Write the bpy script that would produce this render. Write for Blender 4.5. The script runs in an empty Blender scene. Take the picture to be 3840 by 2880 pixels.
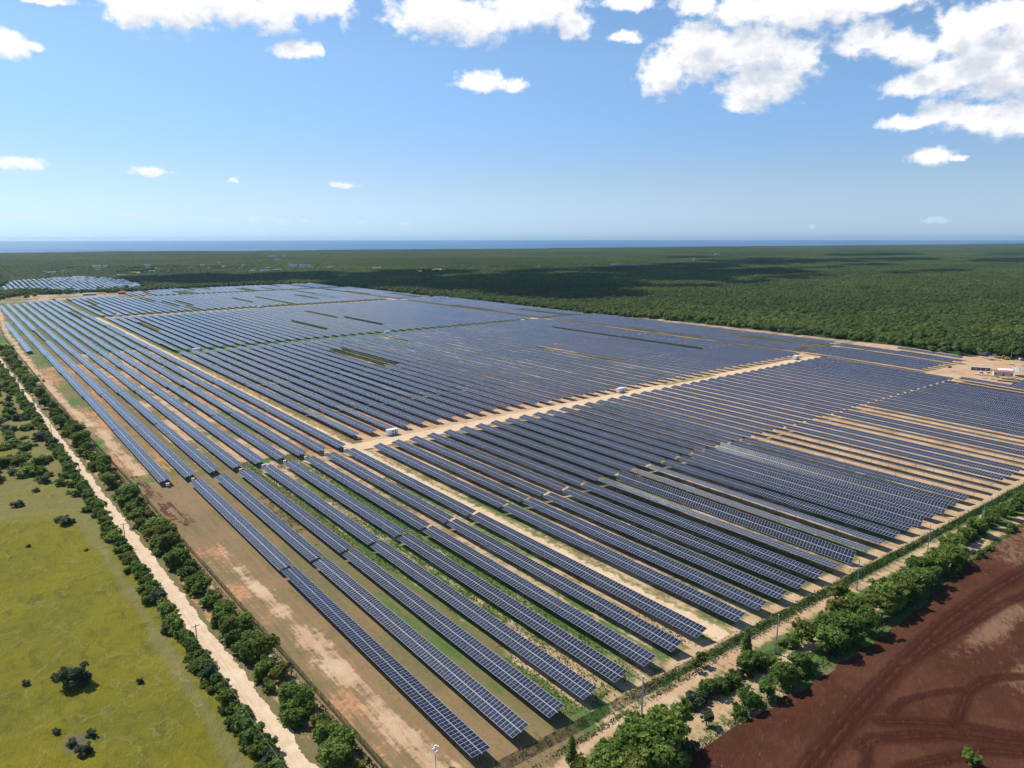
import bpy, bmesh, math, random
import numpy as np
from mathutils import Matrix, Vector

R = math.radians
scene = bpy.context.scene
COL = scene.collection

# ------------------------------------------------------------------ camera
YAW, PITCH, ROLL, CAMZ = R(38.211), R(11.678), R(-0.058), 105.63
FPX = 2664.39                       # focal length in pixels of a 3840 px wide frame
fw = Vector((math.sin(YAW), math.cos(YAW), 0)); rt = Vector((math.cos(YAW), -math.sin(YAW), 0)); up = Vector((0, 0, 1))
CF = fw * math.cos(PITCH) - up * math.sin(PITCH)
U0 = fw * math.sin(PITCH) + up * math.cos(PITCH)
CR = rt * math.cos(ROLL) + U0 * math.sin(ROLL)
CU = U0 * math.cos(ROLL) - rt * math.sin(ROLL)
cd = bpy.data.cameras.new('camera'); cam = bpy.data.objects.new('camera', cd); COL.objects.link(cam)
m = Matrix.Identity(4)
for i in range(3):
    m[i][0] = CR[i]; m[i][1] = CU[i]; m[i][2] = -CF[i]
m[2][3] = CAMZ
cam.matrix_world = m
cd.sensor_width = 36; cd.lens = 36 * FPX / 3840
cd.clip_start = 1; cd.clip_end = 80000
scene.camera = cam

# ------------------------------------------------------------------ light and exposure
SUN = Vector((-0.2664, 0.8191, 1.0)).normalized()
SUN_EL = math.asin(SUN.z); SUN_AZ = math.atan2(SUN.x, SUN.y)
vs = scene.view_settings
vs.view_transform = 'Standard'; vs.look = 'None'; vs.gamma = 1; vs.use_curve_mapping = False
vs.exposure = 0.25
sl = bpy.data.lights.new('sun', 'SUN'); sl.energy = 5.0; sl.angle = R(0.53); sl.color = (1.0, 0.95, 0.87)
so = bpy.data.objects.new('sun', sl); COL.objects.link(so)
so.rotation_euler = SUN.to_track_quat('Z', 'Y').to_euler()
so.location = (0, 0, 400)
scene.cycles.use_denoising = True
scene.cycles.max_bounces = 6; scene.cycles.diffuse_bounces = 2; scene.cycles.glossy_bounces = 2
scene.cycles.transparent_max_bounces = 6; scene.cycles.volume_bounces = 0; scene.cycles.transmission_bounces = 2
scene.cycles.caustics_reflective = False; scene.cycles.caustics_refractive = False
scene.cycles.volume_max_steps = 32

# ------------------------------------------------------------------ node helpers
class NT:
    def __init__(s, nt): s.nt = nt; s.n = nt.nodes; s.l = nt.links
    def add(s, t, **k):
        x = s.n.new(t)
        for a, b in k.items(): setattr(x, a, b)
        return x
    def put(s, sock, v):
        if v is None: return
        if isinstance(v, bpy.types.NodeSocket): s.l.new(v, sock)
        else:
            if hasattr(sock, 'default_value'):
                try: sock.default_value = v
                except Exception: sock.default_value = (*v, 1) if len(v) == 3 else v
    def math(s, op, a, b=None, c=None, clamp=False):
        x = s.add('ShaderNodeMath', operation=op, use_clamp=clamp)
        for i, v in enumerate((a, b, c)): s.put(x.inputs[i], v) if v is not None else None
        return x.outputs[0]
    def vmath(s, op, a, b=None, scale=None):
        x = s.add('ShaderNodeVectorMath', operation=op)
        s.put(x.inputs[0], a)
        if b is not None: s.put(x.inputs[1], b)
        if scale is not None: s.put(x.inputs['Scale'], scale)
        return x.outputs['Value'] if op in ('LENGTH', 'DOT_PRODUCT', 'DISTANCE') else x.outputs[0]
    def mix(s, f, a, b, mode='MIX'):
        x = s.add('ShaderNodeMix', data_type='RGBA', blend_type=mode)
        s.put(x.inputs[0], f); s.put(x.inputs[6], a); s.put(x.inputs[7], b)
        return x.outputs[2]
    def ramp(s, v, lo, hi, o0=0.0, o1=1.0, smooth=True):
        x = s.add('ShaderNodeMapRange', interpolation_type='SMOOTHSTEP' if smooth else 'LINEAR')
        s.put(x.inputs[0], v); s.put(x.inputs[1], lo); s.put(x.inputs[2], hi); s.put(x.inputs[3], o0); s.put(x.inputs[4], o1)
        return x.outputs[0]
    def noise(s, vec, scale, detail=4, rough=0.55, dist=0.0, out=0, dim='3D'):
        x = s.add('ShaderNodeTexNoise', noise_dimensions=dim)
        s.put(x.inputs['Vector'], vec); x.inputs['Scale'].default_value = scale
        x.inputs['Detail'].default_value = detail; x.inputs['Roughness'].default_value = rough
        x.inputs['Distortion'].default_value = dist
        return x.outputs[out]
    def sep(s, v):
        x = s.add('ShaderNodeSeparateXYZ'); s.put(x.inputs[0], v); return x.outputs
    def comb(s, a, b, c=0.0):
        x = s.add('ShaderNodeCombineXYZ')
        for i, v in enumerate((a, b, c)): s.put(x.inputs[i], v)
        return x.outputs[0]
    def attr(s, name, out='Fac'):
        x = s.add('ShaderNodeAttribute', attribute_name=name); return x.outputs[out]
    def pos(s): return s.add('ShaderNodeNewGeometry').outputs['Position']
    def mapv(s, v, scale=(1, 1, 1), rot=(0, 0, 0), loc=(0, 0, 0)):
        x = s.add('ShaderNodeMapping'); s.put(x.inputs[0], v)
        x.inputs['Location'].default_value = loc; x.inputs['Rotation'].default_value = rot; x.inputs['Scale'].default_value = scale
        return x.outputs[0]

def material(name):
    mt = bpy.data.materials.new(name); mt.use_nodes = True
    nt = NT(mt.node_tree); nt.bsdf = mt.node_tree.nodes['Principled BSDF']
    nt.bsdf.inputs['Specular IOR Level'].default_value = 0.25
    return mt, nt
def setp(nt, col=None, rough=None, metal=None, spec=None, normal=None):
    b = nt.bsdf
    if col is not None: nt.put(b.inputs['Base Color'], col)
    if rough is not None: nt.put(b.inputs['Roughness'], rough)
    if metal is not None: nt.put(b.inputs['Metallic'], metal)
    if spec is not None: nt.put(b.inputs['Specular IOR Level'], spec)
    if normal is not None: nt.put(b.inputs['Normal'], normal)
def bump(nt, h, strength, dist):
    x = nt.add('ShaderNodeBump'); nt.put(x.inputs['Height'], h)
    x.inputs['Strength'].default_value = strength; x.inputs['Distance'].default_value = dist
    return x.outputs[0]
def simple(name, col, rough=0.6, metal=0.0, spec=0.3, var=0.12, scale=1.5):
    mt, nt = material(name)
    p = nt.add('ShaderNodeTexCoord').outputs['Object']
    n = nt.noise(p, scale, 4)
    c = nt.mix(1.0, (*col, 1), nt.comb(*[nt.ramp(n, .25, .75, 1 - var, 1 + var)] * 3), 'MULTIPLY')
    setp(nt, c, rough, metal, spec)
    return mt

# ------------------------------------------------------------------ sky
w = bpy.data.worlds.new('World'); scene.world = w; w.use_nodes = True
W = NT(w.node_tree)
bg = w.node_tree.nodes['Background']
sky = W.add('ShaderNodeTexSky', sky_type='NISHITA')
sky.sun_disc = False; sky.sun_elevation = SUN_EL; sky.sun_rotation = SUN_AZ
sky.altitude = 100; sky.air_density = 1.0; sky.dust_density = 0.35; sky.ozone_density = 2.0

def px_azel(u, v):
    d = CF + CR * ((u - 1920) / FPX) - CU * ((v - 1440) / FPX)
    return math.degrees(math.atan2(d.x, d.y)), math.degrees(math.asin(d.z / d.length))
L_, K = 1.512, 1920 / 1270
cl = []
def addc(ox, lst):
    for a, b, rx, ry in lst:
        az, el = px_azel(ox + a * K, b * K)
        s = math.degrees(K / FPX)
        cl.append((az, el, rx * s * 1.0, ry * s * 0.95))
addc(0, [(330,15,80,52),(430,15,110,56),(560,5,120,50),(680,35,70,50),(760,5,110,45),(850,10,25,50),(735,122,70,24),(790,128,25,16),
 (1080,35,130,62),(1180,55,110,55),(1270,30,70,50),(15,105,48,34),(78,115,28,14),(110,-3,60,10),(1190,203,70,30),(1250,212,25,16),
 (40,403,60,16),(380,428,48,12),(575,447,17,7),(848,457,38,9),(30,538,45,9),(125,545,34,7),(210,548,30,6),
 (330,535,44,12),(405,551,32,7),(540,549,24,8),(630,547,18,9),(697,549,17,8),(757,549,15,8),(895,553,12,6),(1003,557,13,6)])
addc(1920, [(60,20,150,45),(145,58,55,40),(290,5,80,22),(375,180,66,62),(470,130,110,75),(600,120,125,75),(700,150,70,62),(620,210,105,62),(575,250,55,28),(460,85,50,40),
 (750,15,240,55),(570,20,90,50),(900,5,120,26),(460,10,65,30),(870,98,72,40),(955,112,70,34),(1005,140,50,30),(1005,212,80,28),(1085,185,95,48),(1165,155,85,55),
 (1230,180,95,66),(1130,100,72,60),(1200,40,95,38),(1100,60,42,42),(1262,90,42,62),(990,302,70,20),(1060,280,60,30),(1150,290,85,34),(1240,296,70,46),
 (1040,385,52,23),(1108,392,22,8),(285,90,46,16),(10,210,28,22),(1045,548,30,8),(740,563,11,5)])
grp = bpy.data.node_groups.new('cloud field', 'ShaderNodeTree')
grp.interface.new_socket('P', in_out='INPUT', socket_type='NodeSocketVector')
grp.interface.new_socket('D', in_out='OUTPUT', socket_type='NodeSocketFloat')
G = NT(grp); gi = G.add('NodeGroupInput'); go = G.add('NodeGroupOutput')
acc = None
for az, el, rx, ry in cl:
    q = G.vmath('MULTIPLY', G.vmath('SUBTRACT', gi.outputs[0], (az, el, 0)), (1 / rx, 1 / ry, 0))
    d = G.math('SUBTRACT', 1.0, G.vmath('LENGTH', q))
    acc = d if acc is None else G.math('SMOOTH_MAX', acc, d, 0.25)
G.l.new(acc, go.inputs[0])

tc = W.add('ShaderNodeTexCoord').outputs['Generated']
sx, sy, sz = W.sep(W.vmath('NORMALIZE', tc))
az = W.math('MULTIPLY', W.math('ARCTAN2', sx, sy), 180 / math.pi)
el = W.math('MULTIPLY', W.math('ARCSINE', sz), 180 / math.pi)
P0 = W.comb(az, el, 0.0)
wv = W.noise(P0, 0.8, 6, 0.55, out=1)
warp = W.vmath('MULTIPLY', W.vmath('SUBTRACT', wv, (0.5, 0.5, 0.5)), (1.5, 0.85, 0))
P1 = W.vmath('ADD', P0, warp)
fb = W.noise(W.mapv(P0, (1, 1.35, 1)), .95, 9, 0.55)
fbm = W.math('MULTIPLY', W.math('SUBTRACT', fb, 0.5), 1.35)
def field(p):
    g = W.add('ShaderNodeGroup'); g.node_tree = grp; W.put(g.inputs[0], p)
    return g.outputs[0]
# cumulus beyond the modelled ones, high above the frame (seen in the panels and the light)
hi = W.noise(W.comb(W.math('DIVIDE', sx, W.math('ADD', W.math('MAXIMUM', sz, 0.0), 0.12)), W.math('DIVIDE', sy, W.math('ADD', W.math('MAXIMUM', sz, 0.0), 0.12)), 0.0), 1.1, 6, 0.55)
hid = W.math('SUBTRACT', W.math('MULTIPLY', W.ramp(el, 17.5, 22, 0, 1), W.ramp(hi, .56, .70, 0, 1.2)), 1.0)
D0 = W.math('MAXIMUM', field(P1), hid)
dens = W.math('ADD', D0, fbm)
alpha = W.ramp(dens, -0.03, 0.54)
alpha = W.math('MULTIPLY', alpha, W.ramp(el, -0.2, 0.6))
D1 = field(W.vmath('ADD', P1, (-0.6, 1.5, 0)))
fb2 = W.noise(W.vmath('ADD', W.mapv(P0, (1, 1.35, 1)), (-0.25, .5, 0)), 1.15, 6, 0.6)
thick = W.math('ADD', D1, W.math('MULTIPLY', W.math('SUBTRACT', fb2, 0.5), 1.3))
shade = W.ramp(thick, 0.05, 1.0)
lowhaze = W.ramp(el, 0.5, 7.0)                               # clouds near the horizon fade into the air
SKY_LOW, SKY_HIGH = (0.66, 0.93, 1.60, 1), (1.16, 1.38, 1.55, 1)
white = W.mix(lowhaze, (8.2, 9.6, 11.2, 1), (12.2, 12.1, 12.2, 1))
grey = (6.9, 7.6, 8.7, 1)
ccol = W.mix(W.math('MULTIPLY', shade, 0.85), white, grey)
skyc = W.mix(1.0, sky.outputs[0], W.mix(W.ramp(el, -1, 13, smooth=False), SKY_LOW, SKY_HIGH), 'MULTIPLY')
lum = W.add('ShaderNodeRGBToBW'); W.put(lum.inputs[0], sky.outputs[0])
lowc = W.vmath('SCALE', (0.84, 1.16, 1.48), scale=lum.outputs[0])
skyc = W.mix(W.ramp(el, 9.0, 0.5), skyc, lowc)
fin = W.mix(W.math('MULTIPLY', alpha, W.ramp(el, 0.3, 5.0, 0.35, 0.97)), skyc, ccol)
W.l.new(fin, bg.inputs[0]); bg.inputs[1].default_value = 0.075

# ------------------------------------------------------------------ object helpers
rng = np.random.default_rng(7)
random.seed(7)
def ordinal(n):
    ones = 'zeroth first second third fourth fifth sixth seventh eighth ninth tenth eleventh twelfth thirteenth fourteenth fifteenth sixteenth seventeenth eighteenth nineteenth'.split()
    tens = '_ _ twenty thirty forty fifty sixty seventy eighty ninety'.split(); tth = '_ _ twentieth thirtieth fortieth fiftieth sixtieth seventieth eightieth ninetieth'.split()
    if n < 20: return ones[n]
    if n < 100: return tth[n // 10] if n % 10 == 0 else tens[n // 10] + '-' + ones[n % 10]
    return 'hundredth' if n == 100 else 'hundred-and-' + ordinal(n - 100)
def tag(o, label=None, cat=None, group=None, kind=None):
    if label: o['label'] = label
    if cat: o['category'] = cat
    if group: o['group'] = group
    if kind: o['kind'] = kind
    return o
def empty(name, loc, rz=0.0, rx=0.0):
    o = bpy.data.objects.new(name, None); COL.objects.link(o)
    o.location = loc; o.rotation_euler = (rx, 0, rz); o.empty_display_size = 0.5
    return o
def link(name, me, parent=None, loc=(0, 0, 0), rot=(0, 0, 0)):
    o = bpy.data.objects.new(name, me); COL.objects.link(o)
    o.location = loc; o.rotation_euler = rot
    if parent is not None: o.parent = parent
    return o
class MB:
    """collects vertices, faces, per-face material slots and per-face uv into one mesh"""
    def __init__(s): s.v = []; s.f = []; s.m = []; s.uv = []
    def quad(s, pts, m=0, uv=None):
        b = len(s.v); s.v += [tuple(p) for p in pts]; s.f.append(tuple(range(b, b + len(pts)))); s.m.append(m)
        s.uv += uv if uv else [(0.0, 0.0)] * len(pts)
    def box(s, c, d, m=0, M=None, taper=1.0):
        x, y, z = d[0] / 2, d[1] / 2, d[2] / 2
        P = []
        for k in (-1, 1):
            t = taper if k > 0 else 1.0
            for i, j in ((-1, -1), (1, -1), (1, 1), (-1, 1)):
                p = Vector((c[0] + i * x * t, c[1] + j * y * t, c[2] + k * z))
                P.append(M @ p if M else p)
        for f in ((3, 2, 1, 0), (4, 5, 6, 7), (0, 1, 5, 4), (1, 2, 6, 5), (2, 3, 7, 6), (3, 0, 4, 7)):
            s.quad([P[i] for i in f], m)
    def tube(s, a, b, r0, r1=None, n=8, m=0, cap=True):
        a, b = Vector(a), Vector(b); r1 = r0 if r1 is None else r1
        d = (b - a).normalized(); u = d.orthogonal().normalized(); v = d.cross(u)
        A = [a + (u * math.cos(t) + v * math.sin(t)) * r0 for t in np.linspace(0, 2 * math.pi, n, endpoint=False)]
        B = [b + (u * math.cos(t) + v * math.sin(t)) * r1 for t in np.linspace(0, 2 * math.pi, n, endpoint=False)]
        for i in range(n):
            j = (i + 1) % n; s.quad([A[i], A[j], B[j], B[i]], m)
        if cap: s.quad(B, m); s.quad(A[::-1], m)
    def mesh(s, name, mats, uv=False, smooth=False):
        me = bpy.data.meshes.new(name)
        me.from_pydata(s.v, [], s.f)
        for x in (mats if isinstance(mats, (list, tuple)) else [mats]): me.materials.append(x)
        me.polygons.foreach_set('material_index', s.m)
        if uv:
            l = me.uv_layers.new(name='UVMap'); l.data.foreach_set('uv', np.array(s.uv, 'f').ravel())
        if smooth: me.polygons.foreach_set('use_smooth', [True] * len(s.f))
        me.update(); return me
    def build(s, name, mats, parent=None, loc=(0, 0, 0), rot=(0, 0, 0), **k):
        return link(name, s.mesh(name, mats, **k), parent, loc, rot)
def np_mesh(name, V, F, mat, attrs=None, smooth=False, cols=None):
    """V (n,3), F (m,4) -> mesh with float point attributes"""
    me = bpy.data.meshes.new(name)
    me.vertices.add(len(V)); me.vertices.foreach_set('co', np.asarray(V, 'f').ravel())
    k = F.shape[1]
    me.loops.add(F.size); me.loops.foreach_set('vertex_index', F.astype('i').ravel())
    me.polygons.add(len(F)); me.polygons.foreach_set('loop_start', np.arange(0, F.size, k, dtype='i'))
    me.polygons.foreach_set('loop_total', np.full(len(F), k, 'i'))
    for a, val in (attrs or {}).items():
        at = me.attributes.new(a, 'FLOAT', 'POINT'); at.data.foreach_set('value', np.asarray(val, 'f').ravel())
    me.materials.append(mat)
    if smooth: me.polygons.foreach_set('use_smooth', np.ones(len(F), bool))
    me.update(calc_edges=True); me.validate()
    return me
def sstep(x, a, b):
    t = np.clip((np.asarray(x, float) - a) / (b - a), 0, 1); return t * t * (3 - 2 * t)
def terr(x, y):
    """the land falls a little towards the near right corner"""
    return -0.0145 * np.maximum(0, np.asarray(x, float) - 160) * np.clip(1 - (np.asarray(y, float) - 98) / 215, 0, 1.35)
def tz(x, y): return float(terr(x, y))
def vnoise(x, y, s, seed=0):
    """smooth value noise on a grid of s metres"""
    g = np.random.default_rng(seed).random((64, 64))
    u, v = np.asarray(x) / s + 1000, np.asarray(y) / s + 1000
    i, j = np.floor(u).astype(int), np.floor(v).astype(int); a, b = u - i, v - j
    a = a * a * (3 - 2 * a); b = b * b * (3 - 2 * b)
    q = lambda p, r: g[p % 64, r % 64]
    return q(i, j) * (1 - a) * (1 - b) + q(i + 1, j) * a * (1 - b) + q(i, j + 1) * (1 - a) * b + q(i + 1, j + 1) * a * b
def seg_dist(x, y, pl):
    """distance to a polyline and signed side"""
    best = np.full(np.shape(x), 1e9); side = np.zeros(np.shape(x))
    for (ax, ay), (bx, by) in zip(pl[:-1], pl[1:]):
        dx, dy = bx - ax, by - ay; L = dx * dx + dy * dy
        t = np.clip(((x - ax) * dx + (y - ay) * dy) / L, 0, 1)
        ex, ey = x - (ax + t * dx), y - (ay + t * dy); d = np.hypot(ex, ey)
        sd = (ex * -dy + ey * dx) / math.sqrt(L); k = d < best
        best = np.where(k, d, best); side = np.where(k, sd, side)
    return best, side
def road_cx(y): return np.interp(y, [100, 130, 250, 400, 600, 730, 900], [44.6, 43.9, 40.4, 36.6, 31.2, 27.9, 23.5])
def fence_x(y): return np.interp(y, [98, 133, 250, 306, 474, 570, 730, 900, 1380], [57.2, 56.4, 53.6, 52.5, 47.6, 45.6, 43, 40, 48])

# ------------------------------------------------------------------ ground
def ground_material():
    mt, nt = material('dry grass and sand')
    p = nt.pos()
    n1 = nt.noise(p, 0.09, 6, 0.6); n2 = nt.noise(p, 0.55, 5, 0.65); n3 = nt.noise(p, 2.6, 3, 0.6)
    n4 = nt.noise(nt.mapv(p, (1, .05, 1)), .8, 4, .6)
    nz = nt.math('ADD', nt.math('MULTIPLY', nt.math('SUBTRACT', n1, .5), 1.1), nt.math('MULTIPLY', nt.math('SUBTRACT', n4, .5), 1.2))
    nz = nt.math('ADD', nz, nt.math('MULTIPLY', nt.math('SUBTRACT', n2, .5), 1.1))
    dry = nt.mix(nt.ramp(n1, .3, .7), (.165, .125, .062, 1), (.13, .125, .05, 1))
    dry = nt.mix(nt.ramp(n2, .5, .75), dry, (.21, .155, .085, 1))
    dry = nt.mix(nt.math('MULTIPLY', nt.ramp(n3, .5, .8), .4), dry, (.085, .085, .032, 1))
    lush = nt.mix(nt.ramp(n3, .3, .7), (.045, .095, .02, 1), (.085, .155, .035, 1))
    lush = nt.mix(nt.math('MULTIPLY', nt.ramp(n2, .45, .7), .5), lush, (.14, .16, .05, 1))
    sand = nt.mix(nt.ramp(n2, .3, .75), (.47, .315, .185, 1), (.39, .24, .13, 1))
    sand = nt.mix(nt.ramp(n1, .4, .75), sand, (.51, .375, .245, 1))
    sand = nt.mix(nt.math('MULTIPLY', nt.ramp(n3, .62, .8), .5), sand, (.30, .18, .09, 1))
    ora = nt.mix(nt.ramp(n2, .35, .7), (.40, .19, .09, 1), (.45, .25, .13, 1))
    red = nt.mix(nt.ramp(n3, .3, .7), (.075, .028, .018, 1), (.11, .045, .028, 1))
    far = nt.mix(nt.ramp(nt.noise(p, .012, 5, .6), .35, .7), (.028, .05, .016, 1), (.055, .085, .03, 1))
    def layer(base, col, name, amp, w=.1):
        a = nt.math('ADD', nt.attr(name), nt.math('MULTIPLY', nz, amp))
        return nt.mix(nt.ramp(a, .5 - w, .5 + w), base, col)
    tan = nt.mix(nt.ramp(n2, .3, .7), (.27, .165, .088, 1), (.215, .145, .075, 1)); tan = nt.mix(nt.math('MULTIPLY', nt.ramp(n3, .5, .75), .5), tan, (.13, .11, .05, 1))
    c = layer(dry, tan, 'tan', .8, .22)
    c = layer(c, lush, 'green', .9, .16)
    c = layer(c, ora, 'clay', .8, .14)
    c = layer(c, sand, 'sand', 1.0, .2)
    c = layer(c, red, 'mud', 1.1, .12)
    c = layer(c, far, 'woodland', .2, .1)
    setp(nt, c, 0.95, spec=0.1, normal=bump(nt, nt.math('ADD', n3, nt.math('MULTIPLY', n2, 2)), .5, .25))
    return mt
def axis(a, b, fine, lo, hi, mid, far):
    x = list(np.arange(a, b, fine))
    x += list(np.arange(b, mid, hi))
    q = list(far)
    return np.array(sorted(set([round(float(i), 3) for i in x + q])))
gx = axis(-14, 340, 2.0, 0, 4.5, 745, [-18000, -9000, -4000, -1500, -600, -300, -150, -80, -40, -24, 780, 850, 1000, 1500, 3000, 6000, 10000, 18000])
gy = axis(18, 352, 2.0, 0, 6, 1630, [-18000, -6000, -1500, -300, -80, -20, 0, 8, 1700, 1850, 2100, 2500, 3200, 4500, 7000, 11000, 18000])
X, Y = np.meshgrid(gx, gy, indexing='ij')
Z = terr(X, Y)
ii = np.arange(len(gx) * len(gy)).reshape(len(gx), len(gy))
F = np.stack([ii[:-1, :-1], ii[1:, :-1], ii[1:, 1:], ii[:-1, 1:]], -1).reshape(-1, 4)
N1 = vnoise(X, Y, 14, 1); N2 = vnoise(X, Y, 42, 2); N3 = vnoise(X, Y, 7, 3)
fx = fence_x(Y)
inside = (X > fx) & (Y > 97) & (X < 735) & (Y < 1490)
# long strips of weeds between the rows: they follow the rows
rowN = vnoise(X / 1.0, Y / 6.0, 10.3, 5)
green = np.full(X.shape, 0.2)
east = X > 153
g1 = np.where((X > 82) & (X < 153) & (Y < 335), .15 + .75 * vnoise(X, Y / 5, 10.3, 11), 0)
g1 = np.where((X > 100) & (X < 128) & (Y < 320), .3 + .7 * vnoise(X, Y / 4, 9, 12), g1)
g2 = np.where((X > 50) & (X < 150) & (Y > 335) & (Y < 760), .05 + .62 * vnoise(X, Y / 4, 10.3, 13), 0)
g3 = np.where((X > 30) & (X < 150) & (Y >= 740), .25 + .55 * vnoise(X, Y / 6, 10.3, 14), 0)
g4 = np.where(east & (Y < 316), .2 + .55 * vnoise(X, Y / 4, 10.3, 15), 0)
g5 = np.where(east & (Y > 333), .05 + .65 * vnoise(X, Y / 5, 14, 16), 0)
g5 = np.where(east & (Y > 620) & (Y < 780) & (X < 420), g5 + .25, g5)
g5 = np.where((np.abs(Y - 327) < 10) & (X > 395) & (X < 470), .9, g5)
side = np.where((X > fx) & (X < 66) & (Y > 330), .28 + .5 * vnoise(X, Y / 2, 9, 17), 0)
green = np.maximum.reduce([green, g1, g2, g3, g4, g5, side])
sand = np.full(X.shape, 0.0)
lane = np.interp(Y, [100, 112, 160, 205, 252, 300, 398, 448, 484, 535, 581, 732, 823, 985, 1380], [66, 66, 65, 63, 61.5, 60, 56.8, 56, 52.6, 49.5, 48, 46.5, 45, 45, 56])
sand = np.maximum(sand, .90 - np.abs(X - lane) / np.where(Y < 175, 7.0, np.where(Y < 260, 5.0, 6.2)) - np.where(Y < 330, .14 + .5 * (N3 - .5) + .3 * (N1 - .5), .5 * (N3 - .5)))
sand = np.where((Y > 225) & (Y < 345) & (X < 72), sand - .45, sand)
sand = np.maximum(sand, np.where((X > 100) & (X < 150) & (Y < 330), .1 + .6 * vnoise(X, Y / 3, 10.3, 21), 0))
sand = np.maximum(sand, np.where((X > 80) & (X < 152) & (Y > 335) & (Y < 760), .0 + .82 * vnoise(X, Y / 3, 10.3, 22), 0))
sand = np.maximum(sand, np.where((X > 153) & (Y > 95) & (Y < 318) & inside, .16 + .55 * vnoise(X, Y / 3, 10.3, 23), 0))
sand = np.maximum(sand, np.where((X > 330) & (Y < 318) & inside, .75, 0))
sand = np.maximum(sand, np.where((X > 128) & (np.abs(Y - 99.6) < 3.6), .62 + .3 * N1, 0))
sand = np.maximum(sand, np.where((X > 62) & (X <= 128) & (np.abs(Y - 99.8) < 1.4), .62, 0))
sand = np.maximum(sand, np.where((X > 160) & (Y > 318) & (Y < 345), .75, 0))
sand = np.maximum(sand, np.where((X > 598) & (X < 616) & (Y > 100) & (Y < 1430), .95, 0))
sand = np.maximum(sand, np.where((X > 616) & (X < 742) & (Y > 120) & (Y < 243), .95, 0))
sand = np.maximum(sand, np.where((X > 690) & (X < 728) & (Y > 240) & (Y < 600), .5, 0))
sand = np.maximum(sand, np.where(inside & (Y > 333) & (Y < 700) & (X > 160), .1 + .55 * vnoise(X, Y / 3, 10.3, 24), 0))
sand = np.where((X > 690) & (Y < 178) , sand - .5, sand)
sand = np.maximum(sand, np.where(np.abs(Y - 1090) < 8, np.where(inside & (X > 160), .7, 0), 0))
sand = np.maximum(sand, np.where((Y > 1440) & (Y < 1610) & (X > 50) & (X < 300), .25 + .5 * N2, 0))
sand = np.maximum(sand, np.where((np.abs(X - 53.5 + (Y - 150) * .027) < 1.3) & (Y < 620) & (Y > 95), .66, 0))   # path outside the fence
# twin ruts of the perimeter track and the pale lane outside the fence
dt_, _ = seg_dist(X, Y, [(40, 90), (75, 91), (94, 93.8), (140, 94.6), (193, 93.3), (243, 92.5), (320, 91.5)])
sand = np.maximum(sand, np.where(Y < 97, .95 - dt_ / 3.2, 0))
dl_, _ = seg_dist(X, Y, [(60, 80), (100, 82), (126, 84), (160, 85), (203, 83.4), (263, 82.6), (330, 82)])
sand = np.maximum(sand, np.where(Y < 90, .95 - dl_ / 3.4, 0))
green = np.maximum(green, np.where(X > 105, .95 - np.abs(Y - np.interp(X, [57, 90, 140, 200, 300, 400], [101.2, 99.7, 98.3, 97.4, 95.6, 93.8])) / 3.2, 0))
sand = np.where(np.abs(Y - np.interp(X, [57, 90, 140, 200, 300, 400], [101.2, 99.7, 98.3, 97.4, 95.6, 93.8])) < np.where(X > 140, 1.4, .8), sand - .5, sand)
green = np.maximum(green, np.where((Y < 91) & (Y > 74), .35 + .5 * N3, 0))
tan_ = np.where((X > fx - 6) & (X < 74), .62, 0.2) + .25 * (N1 - .5)
tan_ = np.where((X > 74) & (X < 98) & (Y < 330), .42 + .4 * (N1 - .5), tan_)
clay = np.where(inside & (Y > 335) & (Y < 700) & (X < 160), .1 + .6 * vnoise(X, Y / 4, 10.3, 31), 0)
clay = np.maximum(clay, np.where((X > 128) & (X < 146) & (Y > 318) & (Y < 470), .62, 0))
clay = np.maximum(clay, np.where((X > 160) & (X < 330) & (Y > 334) & (Y < 400), .68, 0))
clay = np.maximum(clay, np.where(inside & (X > 160) & (Y > 100) & (Y < 330), .12 + .5 * N2, 0))
clay = np.maximum(clay, np.where((X > fx) & (X < 66) & (Y > 100) & (Y < 250), .18 + .42 * N1, 0))
clay = np.maximum(clay, np.where((np.abs(X - 49.8 + (Y - 150) * .027) < 2.6) & (Y < 700) & (Y > 95), .2 + .5 * N3, 0))
d1, _ = seg_dist(X, Y, [(54.6, 345), (56.6, 318), (59.1, 303), (60.5, 285), (61, 270)])
d2, _ = seg_dist(X, Y, [(54.8, 335), (56.1, 292), (57.5, 272)])
mud = np.maximum(.62 - d1 / 7, .60 - d2 / 6)
wood = np.where((X > 731) | (Y > 1600) | ((X < -60) & (Y > 420)), 1.0, 0.0)
wood = np.where((X < 745) & (X > 610) & (Y < 245) & (Y > 110), 0, wood)
wood = np.where((Y < 60), 0, wood)
GROUND = ground_material()
g = link('ground', np_mesh('ground', np.stack([X, Y, Z], -1).reshape(-1, 3), F, GROUND,
    dict(tan=tan_, green=green, sand=sand, clay=clay, mud=mud, woodland=wood), smooth=True))
tag(g, kind='structure')

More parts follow.
